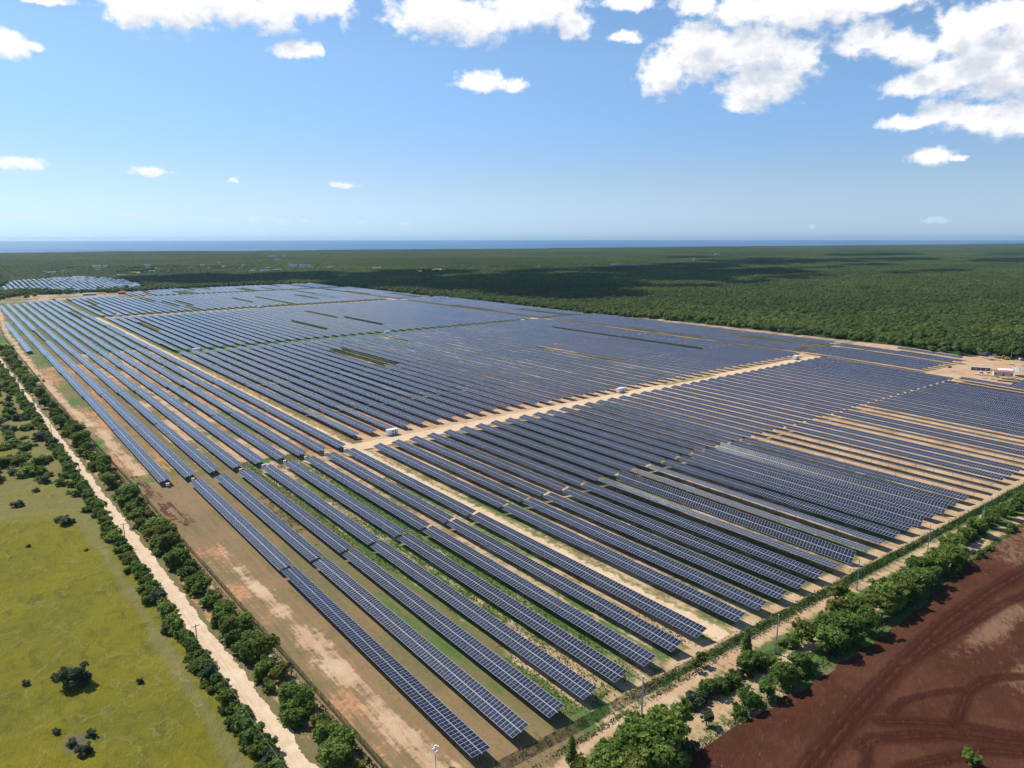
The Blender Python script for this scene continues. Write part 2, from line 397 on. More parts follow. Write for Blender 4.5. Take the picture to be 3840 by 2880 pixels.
# ------------------------------------------------------------------ pasture left of the dirt road
def sheet(name, xs, ys, zoff, mat, edge, attrs=None, zfun=None):
    """grid clipped by edge(x,y)>0, used for surfaces laid on the ground"""
    XX, YY = np.meshgrid(xs, ys, indexing='ij')
    ZZ = terr(XX, YY) + zoff + (zfun(XX, YY) if zfun else 0)
    idx = np.arange(XX.size).reshape(XX.shape)
    FF = np.stack([idx[:-1, :-1], idx[1:, :-1], idx[1:, 1:], idx[:-1, 1:]], -1).reshape(-1, 4)
    keep = (edge(XX, YY).reshape(-1)[FF] > 0).all(1); FF = FF[keep]
    used = np.unique(FF); rm = np.zeros(XX.size, int); rm[used] = np.arange(len(used))
    V = np.stack([XX, YY, ZZ], -1).reshape(-1, 3)[used]
    at = {k: f(XX, YY).reshape(-1)[used] for k, f in (attrs or {}).items()}
    o = link(name, np_mesh(name, V, rm[FF], mat, at, smooth=True)); tag(o, kind='structure')
    return o
mt, nt = material('yellow pasture grass')
p = nt.pos()
ps = nt.mapv(p, (1, .55, 1), (0, 0, R(35)))
a1 = nt.noise(p, .035, 5, .6); a2 = nt.noise(ps, .28, 6, .68, .6); a3 = nt.noise(ps, 2.2, 5, .75, .3)
c = nt.mix(nt.ramp(a1, .3, .7), (.205, .178, .016, 1), (.150, .144, .021, 1))
c = nt.mix(nt.math('MULTIPLY', nt.ramp(a2, .48, .68), .7), c, (.10, .10, .022, 1))
c = nt.mix(nt.math('MULTIPLY', nt.ramp(a3, .52, .78), .6), c, (.25, .215, .065, 1))
c = nt.mix(nt.math('MULTIPLY', nt.ramp(a3, .42, .2), .55), c, (.10, .10, .018, 1))
c = nt.mix(nt.math('MULTIPLY', nt.ramp(nt.attr('worn'), .3, .75), .8), c, (.20, .175, .07, 1))
vor = nt.add('ShaderNodeTexVoronoi', feature='DISTANCE_TO_EDGE')
nt.put(vor.inputs['Vector'], nt.vmath('ADD', nt.mapv(p, (.055, .04, 1)), nt.vmath('MULTIPLY', nt.vmath('SUBTRACT', nt.noise(p, .13, 4, .6, out=1), (.5, .5, .5)), (.55, .55, 0))))
vor.inputs['Scale'].default_value = 1.0
paths = nt.math('MULTIPLY', nt.ramp(vor.outputs['Distance'], .022, .004), nt.ramp(a2, .35, .6))
c = nt.mix(nt.math('MULTIPLY', paths, .32), c, (.33, .29, .13, 1))
c = nt.mix(nt.ramp(nt.attr('bare'), .35, .75), c, (.15, .135, .07, 1))
setp(nt, c, 1.0, spec=.05, normal=bump(nt, nt.math('ADD', a3, nt.math('MULTIPLY', a2, 2.2)), .9, .5))
PAST = mt
def past_edge(x, y): return (road_cx(y) - 5.3 + .7 * vnoise(x, y, 3, 8)) - x
def past_h(x, y): return .35 * (vnoise(x, y, 5, 41) - .5) + .22 * (vnoise(x, y, 1.9, 42) - .5)
sheet('pasture', np.concatenate([np.arange(-160, -12, 4.0), np.arange(-12, 42, .8)]), np.concatenate([np.arange(90, 260, .9), np.arange(260, 640, 2.5)]), .25, PAST, past_edge,
      dict(worn=lambda x, y: np.clip(1 - np.abs(x - road_cx(y) + 9.5) / 4.5, 0, 1) * .75 + np.clip((y - 260) / 120, 0, .55) + .3 * vnoise(x, y, 12, 43) - .1,
           bare=lambda x, y: np.maximum(1 - np.hypot(x - 9, (y - 162) / 1.4) / 5.5, 1 - np.hypot(x - 13.5, (y - 190) / 1.2) / 3.5) + .4 * (vnoise(x, y, 2.5, 44) - .5)), past_h)

# ------------------------------------------------------------------ dirt road
mt, nt = material('pale dirt road')
p = nt.pos(); b1 = nt.noise(nt.mapv(p, (1, .22, 1)), 1.1, 5, .65); b2 = nt.noise(p, .16, 4); b3 = nt.noise(p, 3.2, 3, .7)
c = nt.mix(nt.ramp(b1, .35, .7), (.60, .455, .31, 1), (.52, .37, .235, 1))
c = nt.mix(nt.ramp(b2, .45, .7), c, (.64, .50, .36, 1))
c = nt.mix(nt.math('MULTIPLY', nt.ramp(b3, .62, .78), .55), c, (.33, .215, .12, 1))
setp(nt, c, .95, spec=.1, normal=bump(nt, nt.math('ADD', b1, b3), .4, .12))
ROAD = mt
def hw(y): return np.interp(y, [100, 200, 400, 700], [2.5, 2.4, 2.15, 1.9])
def ribbon(name, ys, cx, half, zoff, mat, jit, seed, n=9):
    """a road surface that follows a centre line, with worn uneven edges"""
    ys = np.asarray(ys); t = np.linspace(-1, 1, n)
    l = half(ys) + jit * (vnoise(ys, ys * 0, 2.3, seed) - .5) + jit * .8 * (vnoise(ys, ys * 0, 7, seed + 1) - .5) + jit * .5 * (vnoise(ys, ys * 0, .8, seed + 4) - .5)
    r_ = half(ys) + jit * (vnoise(ys, ys * 0, 2.1, seed + 2) - .5) + jit * .8 * (vnoise(ys, ys * 0, 8, seed + 3) - .5) + jit * .5 * (vnoise(ys, ys * 0, .7, seed + 5) - .5)
    XX = cx(ys)[:, None] + np.where(t < 0, t[None] * l[:, None], t[None] * r_[:, None]); YY = np.repeat(ys[:, None], n, 1)
    idx = np.arange(XX.size).reshape(XX.shape)
    FF = np.stack([idx[:-1, :-1], idx[:-1, 1:], idx[1:, 1:], idx[1:, :-1]], -1).reshape(-1, 4)
    return tag(link(name, np_mesh(name, np.stack([XX, YY, terr(XX, YY) + zoff], -1).reshape(-1, 3), FF, mat, dict(verge=np.repeat(np.abs(t)[None], len(ys), 0)), smooth=True)), kind='structure')
ribbon('dirt_road', np.concatenate([np.arange(96, 300, .5), np.arange(300, 1000, 1.5)]), road_cx, hw, .06, ROAD, 1.0, 51)

# ------------------------------------------------------------------ service roads inside the plant
mt, nt = material('compacted sand road')
p = nt.pos(); b1 = nt.noise(p, .5, 5, .65); b2 = nt.noise(p, .08, 4); b3 = nt.noise(p, 2.2, 3, .7)
c = nt.mix(nt.ramp(b1, .35, .7), (.59, .435, .275, 1), (.50, .345, .20, 1))
c = nt.mix(nt.ramp(b2, .4, .7), c, (.62, .475, .32, 1))
c = nt.mix(nt.math('MULTIPLY', nt.ramp(b3, .6, .8), .45), c, (.36, .235, .13, 1))
weeds = nt.math('ADD', nt.attr('verge'), nt.math('MULTIPLY', nt.math('SUBTRACT', nt.noise(p, .7, 5, .65), .5), 1.6))
c = nt.mix(nt.math('MULTIPLY', nt.ramp(weeds, .55, .8), .85), c, (.15, .155, .055, 1))
setp(nt, c, .95, spec=.1, normal=bump(nt, nt.math('ADD', b1, b3), .4, .12))
SROAD = mt
ribbon('service_road', np.arange(101, 1100, 1.2), lambda y: 152.3 - 1.0 * sstep(y, 330, 342), lambda y: 0 * y + 4.0, .03, SROAD, 2.0, 57)
def cross_edge(x, y):
    return np.minimum(6.6 + 2 * (vnoise(x, y, 6, 54) - .5) - np.abs(y - 325.2), x - 149)
sheet('cross_road', np.arange(147, 604, 1.6), np.arange(316, 335, 1.1), .05, SROAD, cross_edge,
      dict(verge=lambda x, y: .30 + .22 * np.exp(-((y - 326.6) / .9) ** 2) + sstep(np.abs(y - 325), 4, 6.5) * .25 - .25 * (np.abs(y - 325) < .0) + np.where((x > 400) & (x < 462) & (y > 327.5), .8, 0) + .2 * (vnoise(x, y, 22, 56) - .5)))

# ------------------------------------------------------------------ ploughed field
TR = [([(90, 54), (126.7, 61.1), (148.9, 63.5), (175.1, 65.6), (205.7, 67.4), (236.5, 67.0), (263, 65.2), (330, 60)], 3.4),
      ([(175.1, 65.6), (206.5, 63.3), (233.4, 61.5), (244.1, 59.6), (300, 52)], 2.2),
      ([(172, 35), (169.3, 37.3), (162.8, 47.3), (155, 55), (149.9, 59)], 2.2), ([(139, 57.6), (143.4, 57.1), (156.2, 48.3), (165.5, 38.3), (170, 33)], 2.4),
      ([(160, 46), (164, 48.5), (168.7, 49.5), (177.6, 51.2), (186.5, 50.2), (193.1, 46.8), (200, 42)], 2.0), ([(155, 58.7), (162, 58.7), (169.1, 56.3), (177.7, 52)], 1.5),
      ([(131, 53.5), (135.1, 54.5), (141.5, 57.3), (147.4, 55.3), (153, 52)], 1.6), ([(100, 48), (120, 50), (140, 49), (158, 41), (165, 34)], 2.2)]
def track_mask(x, y):
    m_ = np.zeros(x.shape)
    for pl, wd in TR:
        d, s_ = seg_dist(x, y, pl)
        m_ = np.maximum(m_, np.clip(1.25 - d / wd, 0, 1))
    return m_
def rut_mask(x, y):
    m_ = np.zeros(x.shape)
    for pl, wd in TR:
        d, s_ = seg_dist(x, y, pl)
        r_ = np.cos(s_ * 2 * math.pi / (wd * .52)) * .5 + .5
        m_ = np.maximum(m_, np.where(d < wd, r_ * np.clip(1.3 - d / wd, 0, 1), 0))
    return m_
mt, nt = material('red ploughed soil')
p = nt.pos(); q = nt.mapv(p, (1, 1, 1), (0, 0, R(-28)))
e1 = nt.noise(p, .05, 5, .6); e2 = nt.noise(nt.mapv(q, (.6, 1.2, 1)), .55, 7, .7); e3 = nt.noise(p, 1.8, 5, .7); e4 = nt.noise(nt.mapv(q, (.16, 1, 1)), 3.0, 3, .6)
c = nt.mix(nt.ramp(e1, .35, .68), (.068, .024, .012, 1), (.098, .039, .021, 1))
c = nt.mix(nt.math('MULTIPLY', nt.ramp(e2, .50, .78), .6), c, (.135, .066, .04, 1))
c = nt.mix(nt.math('MULTIPLY', nt.ramp(e3, .52, .25), .6), c, (.05, .019, .012, 1))
c = nt.mix(nt.math('MULTIPLY', nt.ramp(e4, .66, .76), .55), c, (.30, .19, .12, 1))
dryp = nt.math('ADD', nt.attr('dry'), nt.math('MULTIPLY', nt.math('SUBTRACT', e2, .5), 1.3))
c = nt.mix(nt.math('MULTIPLY', nt.ramp(dryp, .4, .85), .8), c, (.225, .13, .075, 1))
c = nt.mix(nt.math('MULTIPLY', nt.ramp(nt.math('ADD', nt.attr('track'), nt.math('MULTIPLY', nt.math('SUBTRACT', e2, .5), 1.2)), .15, .8), .85), c, (.042, .012, .006, 1))
c = nt.mix(nt.math('MULTIPLY', nt.ramp(nt.math('MULTIPLY', nt.attr('rut'), nt.ramp(e2, .3, .6)), .3, .9), .42), c, (.125, .05, .028, 1))
setp(nt, c, .97, spec=.08, normal=bump(nt, nt.math('ADD', nt.math('MULTIPLY', e2, 1.6), e3), .8, .3))
PLOUGH = mt
def plough_edge(x, y): return 79.0 + 1.6 * (vnoise(x, y, 4, 61) - .5) + .022 * np.maximum(0, x - 240) - 2.5 * sstep(x, 120, 160) * sstep(x, 240, 200) - 1.0 - y
sheet('ploughed_field', np.concatenate([np.arange(90, 215, .4), np.arange(215, 290, .7), np.arange(290, 420, 2)]), np.arange(22, 84, .42), .42, PLOUGH, plough_edge,
      dict(track=track_mask, rut=rut_mask,
           dry=lambda x, y: np.clip(1 - np.hypot((x - 215) / 40, (y - 58) / 9), 0, 1) + .8 * np.clip(1 - np.hypot((x - 200) / 25, (y - 45) / 9), 0, 1) + .6 * np.clip((x - 225) / 60, 0, 1) + .35 * (vnoise(x, y, 9, 62) - .5)),
      lambda x, y: .16 * (vnoise(x, y, 2.4, 63) - .5) + .12 * (vnoise(x, y, 1.1, 64) - .5) - .13 * rut_mask(x, y) * (.4 + vnoise(x, y, 3, 66)) + .1 * track_mask(x, y))

# ------------------------------------------------------------------ sea
mt, nt = material('sea water')
p = nt.pos()
s1 = nt.noise(nt.mapv(p, (.25, 1, 1), (0, 0, R(-30))), .004, 5, .6)
setp(nt, nt.mix(nt.ramp(s1, .35, .7), (.008, .075, .19, 1), (.012, .105, .24, 1)), .38, spec=.3)
coast = [(-9000, 6900), (-3000, 6250), (301.8, 5984.6), (1083.9, 5950), (1887, 5570), (2908, 5400), (3960, 5028), (5000, 4950), (6136, 4870), (7300, 4540), (8521, 4253), (10500, 4020), (12914, 3829), (17000, 3300), (22000, 2500)]
cp = []
for (ax, ay), (bx, by) in zip(coast[:-1], coast[1:]):
    for t in np.linspace(0, 1, 14, endpoint=False): cp.append((ax + (bx - ax) * t + random.uniform(-60, 60), ay + (by - ay) * t + random.uniform(-45, 45)))
a0, a1_ = math.atan2(-9000, 6900), math.atan2(22000, 2500)
arc = [(26000 * math.sin(t), 26000 * math.cos(t)) for t in np.linspace(a0, a1_, len(cp))]
V = np.array([(x, y, .35) for x, y in cp] + [(x, y, .35) for x, y in arc]); n = len(cp)
F = np.array([(i, i + 1, n + i + 1, n + i) for i in range(n - 1)])
tag(link('sea', np_mesh('sea', V, F, mt)), kind='structure')

mt, nt = material('bright meadow')
p = nt.pos(); n1 = nt.noise(p, .006, 5, .6); n2 = nt.noise(p, .03, 4, .6)
c = nt.mix(nt.ramp(n1, .35, .65), (.13, .17, .045, 1), (.20, .20, .08, 1)); c = nt.mix(nt.ramp(n2, .55, .7), c, (.06, .09, .03, 1))
setp(nt, c, 1.0, spec=.05)
MEADOWS = [[(380, 2330), (470, 2760), (690, 2880), (910, 2530), (730, 2400), (600, 2350)], [(300, 2760), (330, 2960), (470, 3000), (470, 2800)], [(1000, 1800), (1090, 2120), (1640, 2080), (1620, 1900), (1300, 1960)], [(230, 2420), (240, 2520), (330, 2560), (320, 2450)]]
mb = MB()
for pl in MEADOWS: mb.quad([(x, y, .2) for x, y in pl])
tag(mb.build('meadow', mt), kind='structure')

# ------------------------------------------------------------------ solar trackers
MP = 1.15                 # module pitch along the row
U0_, U1_ = 0.06, 2.33     # one module: distance from the torque tube axis
AX = 2.62                 # height of the torque tube
mt, nt = material('solar module glass')
uv = nt.add('ShaderNodeUVMap', uv_map='UVMap').outputs[0]
u, v, _ = nt.sep(uv)
rnd = nt.add('ShaderNodeObjectInfo').outputs['Random']
au = nt.math('ABSOLUTE', u)
fv = nt.math('PINGPONG', v, MP / 2)                                    # distance to the joint between two modules
lv = nt.math('LESS_THAN', fv, .030)
lu = nt.math('LESS_THAN', nt.math('MINIMUM', nt.math('SUBTRACT', au, U0_), nt.math('SUBTRACT', U1_, au)), .042)
mid = nt.math('LESS_THAN', nt.math('ABSOLUTE', nt.math('SUBTRACT', au, (U0_ + U1_) / 2)), .022)
cellv = nt.math('LESS_THAN', nt.math('PINGPONG', v, .0958), .004)
line = nt.math('MAXIMUM', lv, lu)
cell = nt.comb(nt.math('FLOOR', nt.math('DIVIDE', v, MP)), nt.math('SIGN', u), nt.math('MULTIPLY', rnd, 91.0))
wn = nt.add('ShaderNodeTexWhiteNoise', noise_dimensions='3D'); nt.put(wn.inputs[0], cell)
half = nt.add('ShaderNodeTexWhiteNoise', noise_dimensions='4D'); nt.put(half.inputs['Vector'], cell); nt.put(half.inputs['W'], nt.math('GREATER_THAN', au, 1.19))
wn2 = half.outputs['Value']
cc = nt.mix(wn2, (.009, .012, .026, 1), (.017, .021, .038, 1))
soft = nt.noise(nt.comb(u, v, nt.math('MULTIPLY', rnd, 57.0)), .9, 4, .6)
cc = nt.mix(nt.math('MULTIPLY', nt.ramp(soft, .45, .75), .5), cc, (.034, .040, .060, 1))
cc = nt.mix(1.0, cc, nt.comb(*[nt.ramp(rnd, 0, 1, .72, 1.3)] * 3), 'MULTIPLY')
cc = nt.mix(mid, cc, (.22, .24, .28, 1))
cc = nt.mix(line, cc, (.52, .52, .56, 1))
rough = nt.math('ADD', nt.math('MULTIPLY', line, .25), nt.math('ADD', .15, nt.math('MULTIPLY', soft, .10)))
nrm = nt.add('ShaderNodeNewGeometry').outputs['Normal']
pert = nt.vmath('MULTIPLY', nt.vmath('SUBTRACT', wn.outputs['Color'], (.5, .5, .5)), (.008, .008, 0))
setp(nt, cc, rough, 0, .5, nt.vmath('NORMALIZE', nt.vmath('ADD', nrm, pert)))
nt.bsdf.inputs['IOR'].default_value = 1.5
GLASS = mt
BACK = simple('module backsheet', (.30, .31, .33), .6)
STEEL = simple('galvanised steel', (.30, .31, .32), .5, .3)
def strip(mb, side, n, M=None, voff=0.0, m=(0, 1), u0=U0_, u1=U1_):
    """one row of n modules on one side of the tube: glass on top, backsheet and edges below"""
    L = n * MP; a, b = (u0, u1) if side > 0 else (-u1, -u0); z0, z1 = .085, .125
    T = (lambda x, y, z: M @ Vector((x, y, z))) if M is not None else (lambda x, y, z: (x, y, z))
    mb.quad([T(a, 0, z1), T(b, 0, z1), T(b, L, z1), T(a, L, z1)], m[0], [(a, voff), (b, voff), (b, L + voff), (a, L + voff)])
    mb.quad([T(a, L, z0), T(b, L, z0), T(b, 0, z0), T(a, 0, z0)], m[1])
    mb.quad([T(a, 0, z0), T(b, 0, z0), T(b, 0, z1), T(a, 0, z1)], m[1]); mb.quad([T(b, L, z0), T(a, L, z0), T(a, L, z1), T(b, L, z1)], m[1])
    mb.quad([T(b, 0, z0), T(b, L, z0), T(b, L, z1), T(b, 0, z1)], m[1]); mb.quad([T(a, L, z0), T(a, 0, z0), T(a, 0, z1), T(a, L, z1)], m[1])
_cache = {}
def table_mesh(kind, n):
    k = (kind, n)
    if k in _cache: return _cache[k]
    mb = MB(); L = n * MP
    if kind in ('left', 'right'):
        strip(mb, 1 if kind == 'right' else -1, n); me = mb.mesh('module row', [GLASS, BACK], uv=True)
    elif kind == 'tube':
        mb.tube((0, -.35, 0), (0, L + .35, 0), .075, n=6)
        for y in np.arange(MP, L, MP * 2): mb.box((0, y, .055), (2.6, .06, .05))
        me = mb.mesh('torque tube', STEEL)
    elif kind == 'post':
        mb.box((0, 0, (AX - .08) / 2), (.15, .10, AX - .08)); mb.box((0, 0, AX - .02), (.26, .22, .22)); me = mb.mesh('post', STEEL)
    elif kind == 'posts':
        for y in post_ys(n):
            mb.box((0, y, (AX - .08) / 2), (.15, .10, AX - .08))
        me = mb.mesh('support posts', STEEL)
    elif kind == 'motor':
        mb.box((0, 0, AX - .28), (.3, .5, .34)); mb.box((.25, .0, AX - .35), (.35, .25, .2)); mb.tube((0, .28, AX - .2), (0, -.28, AX - .2), .16)
        me = mb.mesh('drive motor', STEEL)
    _cache[k] = me
    return me
def post_ys(n):
    L = n * MP; k = max(3, round(L / 8.1)); return np.linspace(1.2, L - 1.2, k + 1)

tables = []       # dicts: x, y0, n, tilt, block, row, sec
T0 = R(13.5)
def add_row(x, ys, block, row, tilt=T0, tilts={}, skip=()):
    for s, (a, b) in enumerate(ys):
        if s in skip: continue
        n = int((b - a - .55) / MP)
        if n < 6: continue
        t = tilts.get(s, tilt) + R(random.uniform(-1.2, 1.2))
        tables.append(dict(x=x, y0=a, n=n, tilt=t, block=block, row=row, sec=s, secs=len(ys)))
def cuts(*c): return list(zip(c[:-1], c[1:]))
# A: long rows beside the dirt road
for k in range(-2, 8):
    x = 73.38 + 10.31 * k
    near = cuts(103.4, 209.6, 316.6)
    farc = [323, 430.5, 538, 645.5, 752.5, 861, 968, 1081, 1188, 1295]
    end = {-2: 1081, -1: 1355, 0: 1385, 1: 1378, 2: 1385, 3: 1424, 4: 1424, 5: 1430, 6: 1422, 7: 1420}[k]
    sec = cuts(*(farc + ([end] if end > 1300 else [])))
    if k == -2: sec = cuts(787, 861, 968, 1081)
    bend = lambda y: -.0045 * max(0, y - 480)
    if k >= 0: add_row(x, near, 'strip_near', k, tilts={0: R(-.5)} if k == 0 else ({0: R(14)} if k else {}))
    tl = {}
    if k == 0: tl = {5: R(-24)} ; 
    if k == 1: tl = {1: R(4)}
    if k in (4, 5): tl = {1: R(1)}
    if k == -1: tl = {1: R(9), 2: R(8)}
    if k == 7: tl = {5: R(38)}
    if k == 6: tl = {7: R(-20)}
    n0 = len(tables); add_row(x, sec, 'strip_far', k, tilts=tl)
    for t in tables[n0:]: t['x'] += bend((t['y0'] * 2 + t['n'] * MP) / 2)
# B: field in front of the cross road
PE = 10.5
for j in range(0, 42):
    x = 160.4 + PE * j
    s0, s1 = {}, {}
    if j in (6, 11, 13): s0 = R({6: 57, 11: 55, 13: 49.5}[j])
    elif j in (5, 7, 8): s0 = R(-3)
    elif j in (16, 17, 18, 22, 23, 26, 27): s0 = R(-11)
    elif j in (40, 41): s0 = R(-16)
    else: s0 = R(14)
    add_row(x, cuts(101.6, 209.0, 316.2), 'front', j, tilts={0: s0})
for j in range(42, 52):                                                   # beyond, beside the yard
    x = 160.4 + PE * j
    add_row(x, cuts(103, 209) if j < 43 else cuts(103, 178), 'front', j)
# C: middle field behind the cross road
PM = 10.24
def xm(j): return 160.9 + PM * j
for j in range(0, 43):
    near = 338.5 if j < 12 else 334.5
    tl = {0: R(1.5)} if j in (0, 2) else {}
    sk = ()
    if j == 7: tl = {1: R(1)}
    if j in (11, 12): tl = {2: R(-42)}
    if j == 38: tl = {1: R(-40), 2: R(-30)}
    if j == 27: tl = {1: R(-12)}
    if j in (26, 30): tl = {0: R(9)}
    if j == 19: tl = {3: R(-9)}
    add_row(xm(j), cuts(near, 407.6, 516, 622.5, 697), 'middle', j, tilts=tl, skip=sk)
# D: second field
for j in range(0, 43):
    tl = {}
    if j == 2: tl = {2: R(-34)}
    if j in (17, 24): tl = {1: R(-44)}
    if j == 23: tl = {2: R(-15)}
    elif random.random() < .08: tl = {random.randrange(4): R(random.choice((-14, -10, 2)))}
    add_row(xm(j) - .6, cuts(710.5, 767.5, 874, 981, 1066), 'second', j, tilts=tl)
# E: third field and the far corner
for j in range(0, 43):
    tl = {s: R(random.choice((-15, -12, 3))) for s in range(4) if random.random() < .14}
    add_row(xm(j) - 1.5, cuts(1098, 1170, 1278, 1386, 1472) if j < 8 else cuts(1098, 1170, 1278, 1405), 'third', j, tilts=tl)
for j in range(10, 49):
    tl = {s: R(random.choice((-15, -12, 3))) for s in range(2) if random.random() < .22}
    add_row(xm(j) - 2, cuts(1455 if j < 13 else 1428, 1512, 1545 + min(40, (j - 10) * 6)), 'fourth', j, tilts=tl)
# F: narrow field at the forest edge
for i in range(0, 9):
    x = 616 + 9.9 * i
    tl = {s: R(-14) for s in range(13) if random.random() < .09}
    if i < 8: add_row(x - 2, cuts(240 if i < 7 else 236, 346), 'edge', i, tilts={0: R(-9)} if i == 5 else {})
    if i == 8: add_row(x + 8, cuts(243, 300), 'edge', i)
    add_row(x - 3 - .5 * i, cuts(353, 460, 567, 674, 700), 'edge', i + 1, tilts=tl)
    add_row(x - 3 - 1.0 * i, cuts(712, 818, 925, 1032, 1084), 'edge', i + 1, tilts=tl)
    if i < 7: add_row(x - 3 - 1.2 * i, cuts(1096, 1202, 1308, 1412), 'edge', i + 1, tilts=tl)
# ------- size in the picture decides which are built one by one
def project(x, y, z):
    d = Vector((x, y, z - CAMZ)); q = d.dot(CF)
    return (1920 + FPX * d.dot(CR) / q, 1440 - FPX * d.dot(CU) / q, q) if q > 1 else (1e6, 1e6, -1)
for t in tables:
    L = t['n'] * MP; a = 0; near_in = False
    for f in np.linspace(.04, .96, 13):
        y = t['y0'] + L * f; px, py, q = project(t['x'], y, AX)
        if 0 < px < 3840 and 0 < py < 2880:
            d = Vector((-t['x'], -y, CAMZ - AX)); nrm_ = Vector((-math.sin(t['tilt']), 0, math.cos(t['tilt'])))
            a += abs(d.normalized().dot(nrm_)) * (L / 13) * 4.66 * (FPX / d.length) ** 2
        if -1100 < px < 4940 and -400 < py < 3600: near_in = True
    t['area'] = a; t['keep'] = near_in
tables = [t for t in tables if t['keep']]
tables.sort(key=lambda t: -t['area'])
single, rest = tables[:300], tables[300:]
# labels: rows counted as one can count them in the picture
WHERE = dict(strip_near=('in the long rows nearest the dirt road, camera end', 'row'), strip_far=('in the long rows beside the dirt road', 'row'),
             front=('in the block before the cross road', 'row'), middle=('in the block behind the cross road', 'row'),
             second=('in the second block beyond the cross road', 'row'), third=('in the third block', 'row'), fourth=('in the farthest block', 'row'), edge=('in the block by the forest', 'row'))
SEC = dict(strip_near=['nearest', 'second'], strip_far=None)
def look(t):
    d = math.degrees(t['tilt'])
    if d > 30: return 'steeply tilted'
    if d < -25: return 'back-tilted'
    if d < -5: return 'away-leaning'
    if d < 6: return 'flat-lying'
    return 'dark blue'
def label_of(t):
    b, r, s = t['block'], t['row'], t['sec']
    nth = ordinal(s + 1)
    if b == 'strip_near':
        return '%s tracker, %s row right of the dirt road, %s' % (look(t), ordinal(r + 1), ('end nearest the camera fence', 'second table before the gap')[s])
    if b == 'strip_far':
        if r == -2: return '%s tracker in the short leftmost row, %s table beyond its end' % (look(t), nth)
        return '%s tracker beyond the gap, %s row from the dirt road, %s table from gap' % (look(t), ordinal(r + 2), nth)
    if b == 'front':
        return '%s tracker before the cross road, %s row from the service road, %s half' % (look(t), ordinal(r + 1), ('near', 'far')[min(s, 1)])
    if b == 'edge':
        return '%s tracker by the forest edge, row %s, table at %s stretch' % (look(t), ordinal(r + 1), ordinal(int(t['y0'] / 107)))
    nm = dict(middle='first', second='second', third='third', fourth='fourth')[b]
    return '%s tracker, %s block behind the cross road, %s row from left, %s table back' % (look(t), nm, ordinal(r + 1), nth)
FULL = 300
for rank, t in enumerate(single):
    n, L = t['n'], t['n'] * MP
    z0, z1 = tz(t['x'], t['y0']), tz(t['x'], t['y0'] + L)
    root = empty('solar_tracker', (t['x'], t['y0'], z0), rx=math.atan2(z1 - z0, L))
    tag(root, label_of(t), 'solar tracker', 'tracker rows of the solar plant')
    for sd in ('left', 'right'):
        link('module_row', table_mesh(sd, n), root, (0, 0, AX), (0, -t['tilt'], 0))
    link('torque_tube', table_mesh('tube', n), root, (0, 0, AX), (0, -t['tilt'], 0))
    if rank < FULL:
        for y in post_ys(n): link('post', table_mesh('post', 1), root, (0, float(y), 0))
        link('drive_motor', table_mesh('motor', 1), root, (0, float(L / 2), 0))
    else:
        link('support_frame', table_mesh('posts', n), root)
def many(name, lst, label, remote=None):
    mb = MB()
    for i, t in enumerate(lst):
        n, L = t['n'], t['n'] * MP
        zz = t.get('z', None); z0, z1 = (zz if zz else (tz(t['x'], t['y0']), tz(t['x'], t['y0'] + L)))
        M = t.get('M') or Matrix.Translation((t['x'], t['y0'], z0)) @ Matrix.Rotation(math.atan2(z1 - z0, L), 4, 'X')
        MT = M @ Matrix.Translation((0, 0, AX)) @ Matrix.Rotation(-t['tilt'], 4, 'Y')
        for sd in (1, -1): strip(mb, sd, n, MT, voff=MP * (i * 131 % 977))
        mb.tube(MT @ Vector((0, -.3, 0)), MT @ Vector((0, L + .3, 0)), .08, n=4, m=2)
        for y in post_ys(n):
            mb.box((0, y, AX / 2), (.15, .1, AX), 2, M)
    o = mb.build(name, [GLASS, BACK, STEEL], uv=True)
    return tag(o, label, 'solar trackers', None, 'stuff')
many('distant_trackers', rest, 'blue-grey sea of small distant tracker rows filling the back of the plant')
# ------- separate plant on the low rise far behind
def pip(x, y, poly):
    c = False; j = len(poly) - 1
    for i in range(len(poly)):
        (xi, yi), (xj, yj) = poly[i], poly[j]
        if (yi > y) != (yj > y) and x < (xj - xi) * (y - yi) / (yj - yi) + xi: c = not c
        j = i
    return c
POLY = [(78, 1700), (92, 1905), (122, 2060), (187, 2077), (223, 2117), (270, 2150), (300, 2090), (330, 1960), (345, 1850), (335, 1680), (292, 1656), (262, 1672), (227, 1622), (184, 1624), (140, 1690), (112, 1712)]
def rise(x, y): return 7.5 * math.exp(-((x - 230) / 150) ** 2 - ((y - 2010) / 190) ** 2) + 1.2 * math.sin(x / 31) * math.sin(y / 47)
rem = []
for i in range(-12, 30):
    for jj in range(0, 14):
        off = random.uniform(-6, 6)
        y0 = 1590 + jj * 46 + off; x = 82 + 9.6 * i
        L = 43
        if pip(x, y0 + 4, POLY) and pip(x, y0 + L - 4, POLY) and random.random() > .03:
            rem.append(dict(x=x, y0=y0, n=37, tilt=R(random.choice((12, 13, 14, 13, -4))), z=(rise(x, y0), rise(x, y0 + L))))
many('second_plant_trackers', rem, 'pale blue solar rows of a separate plant on the low rise far left')

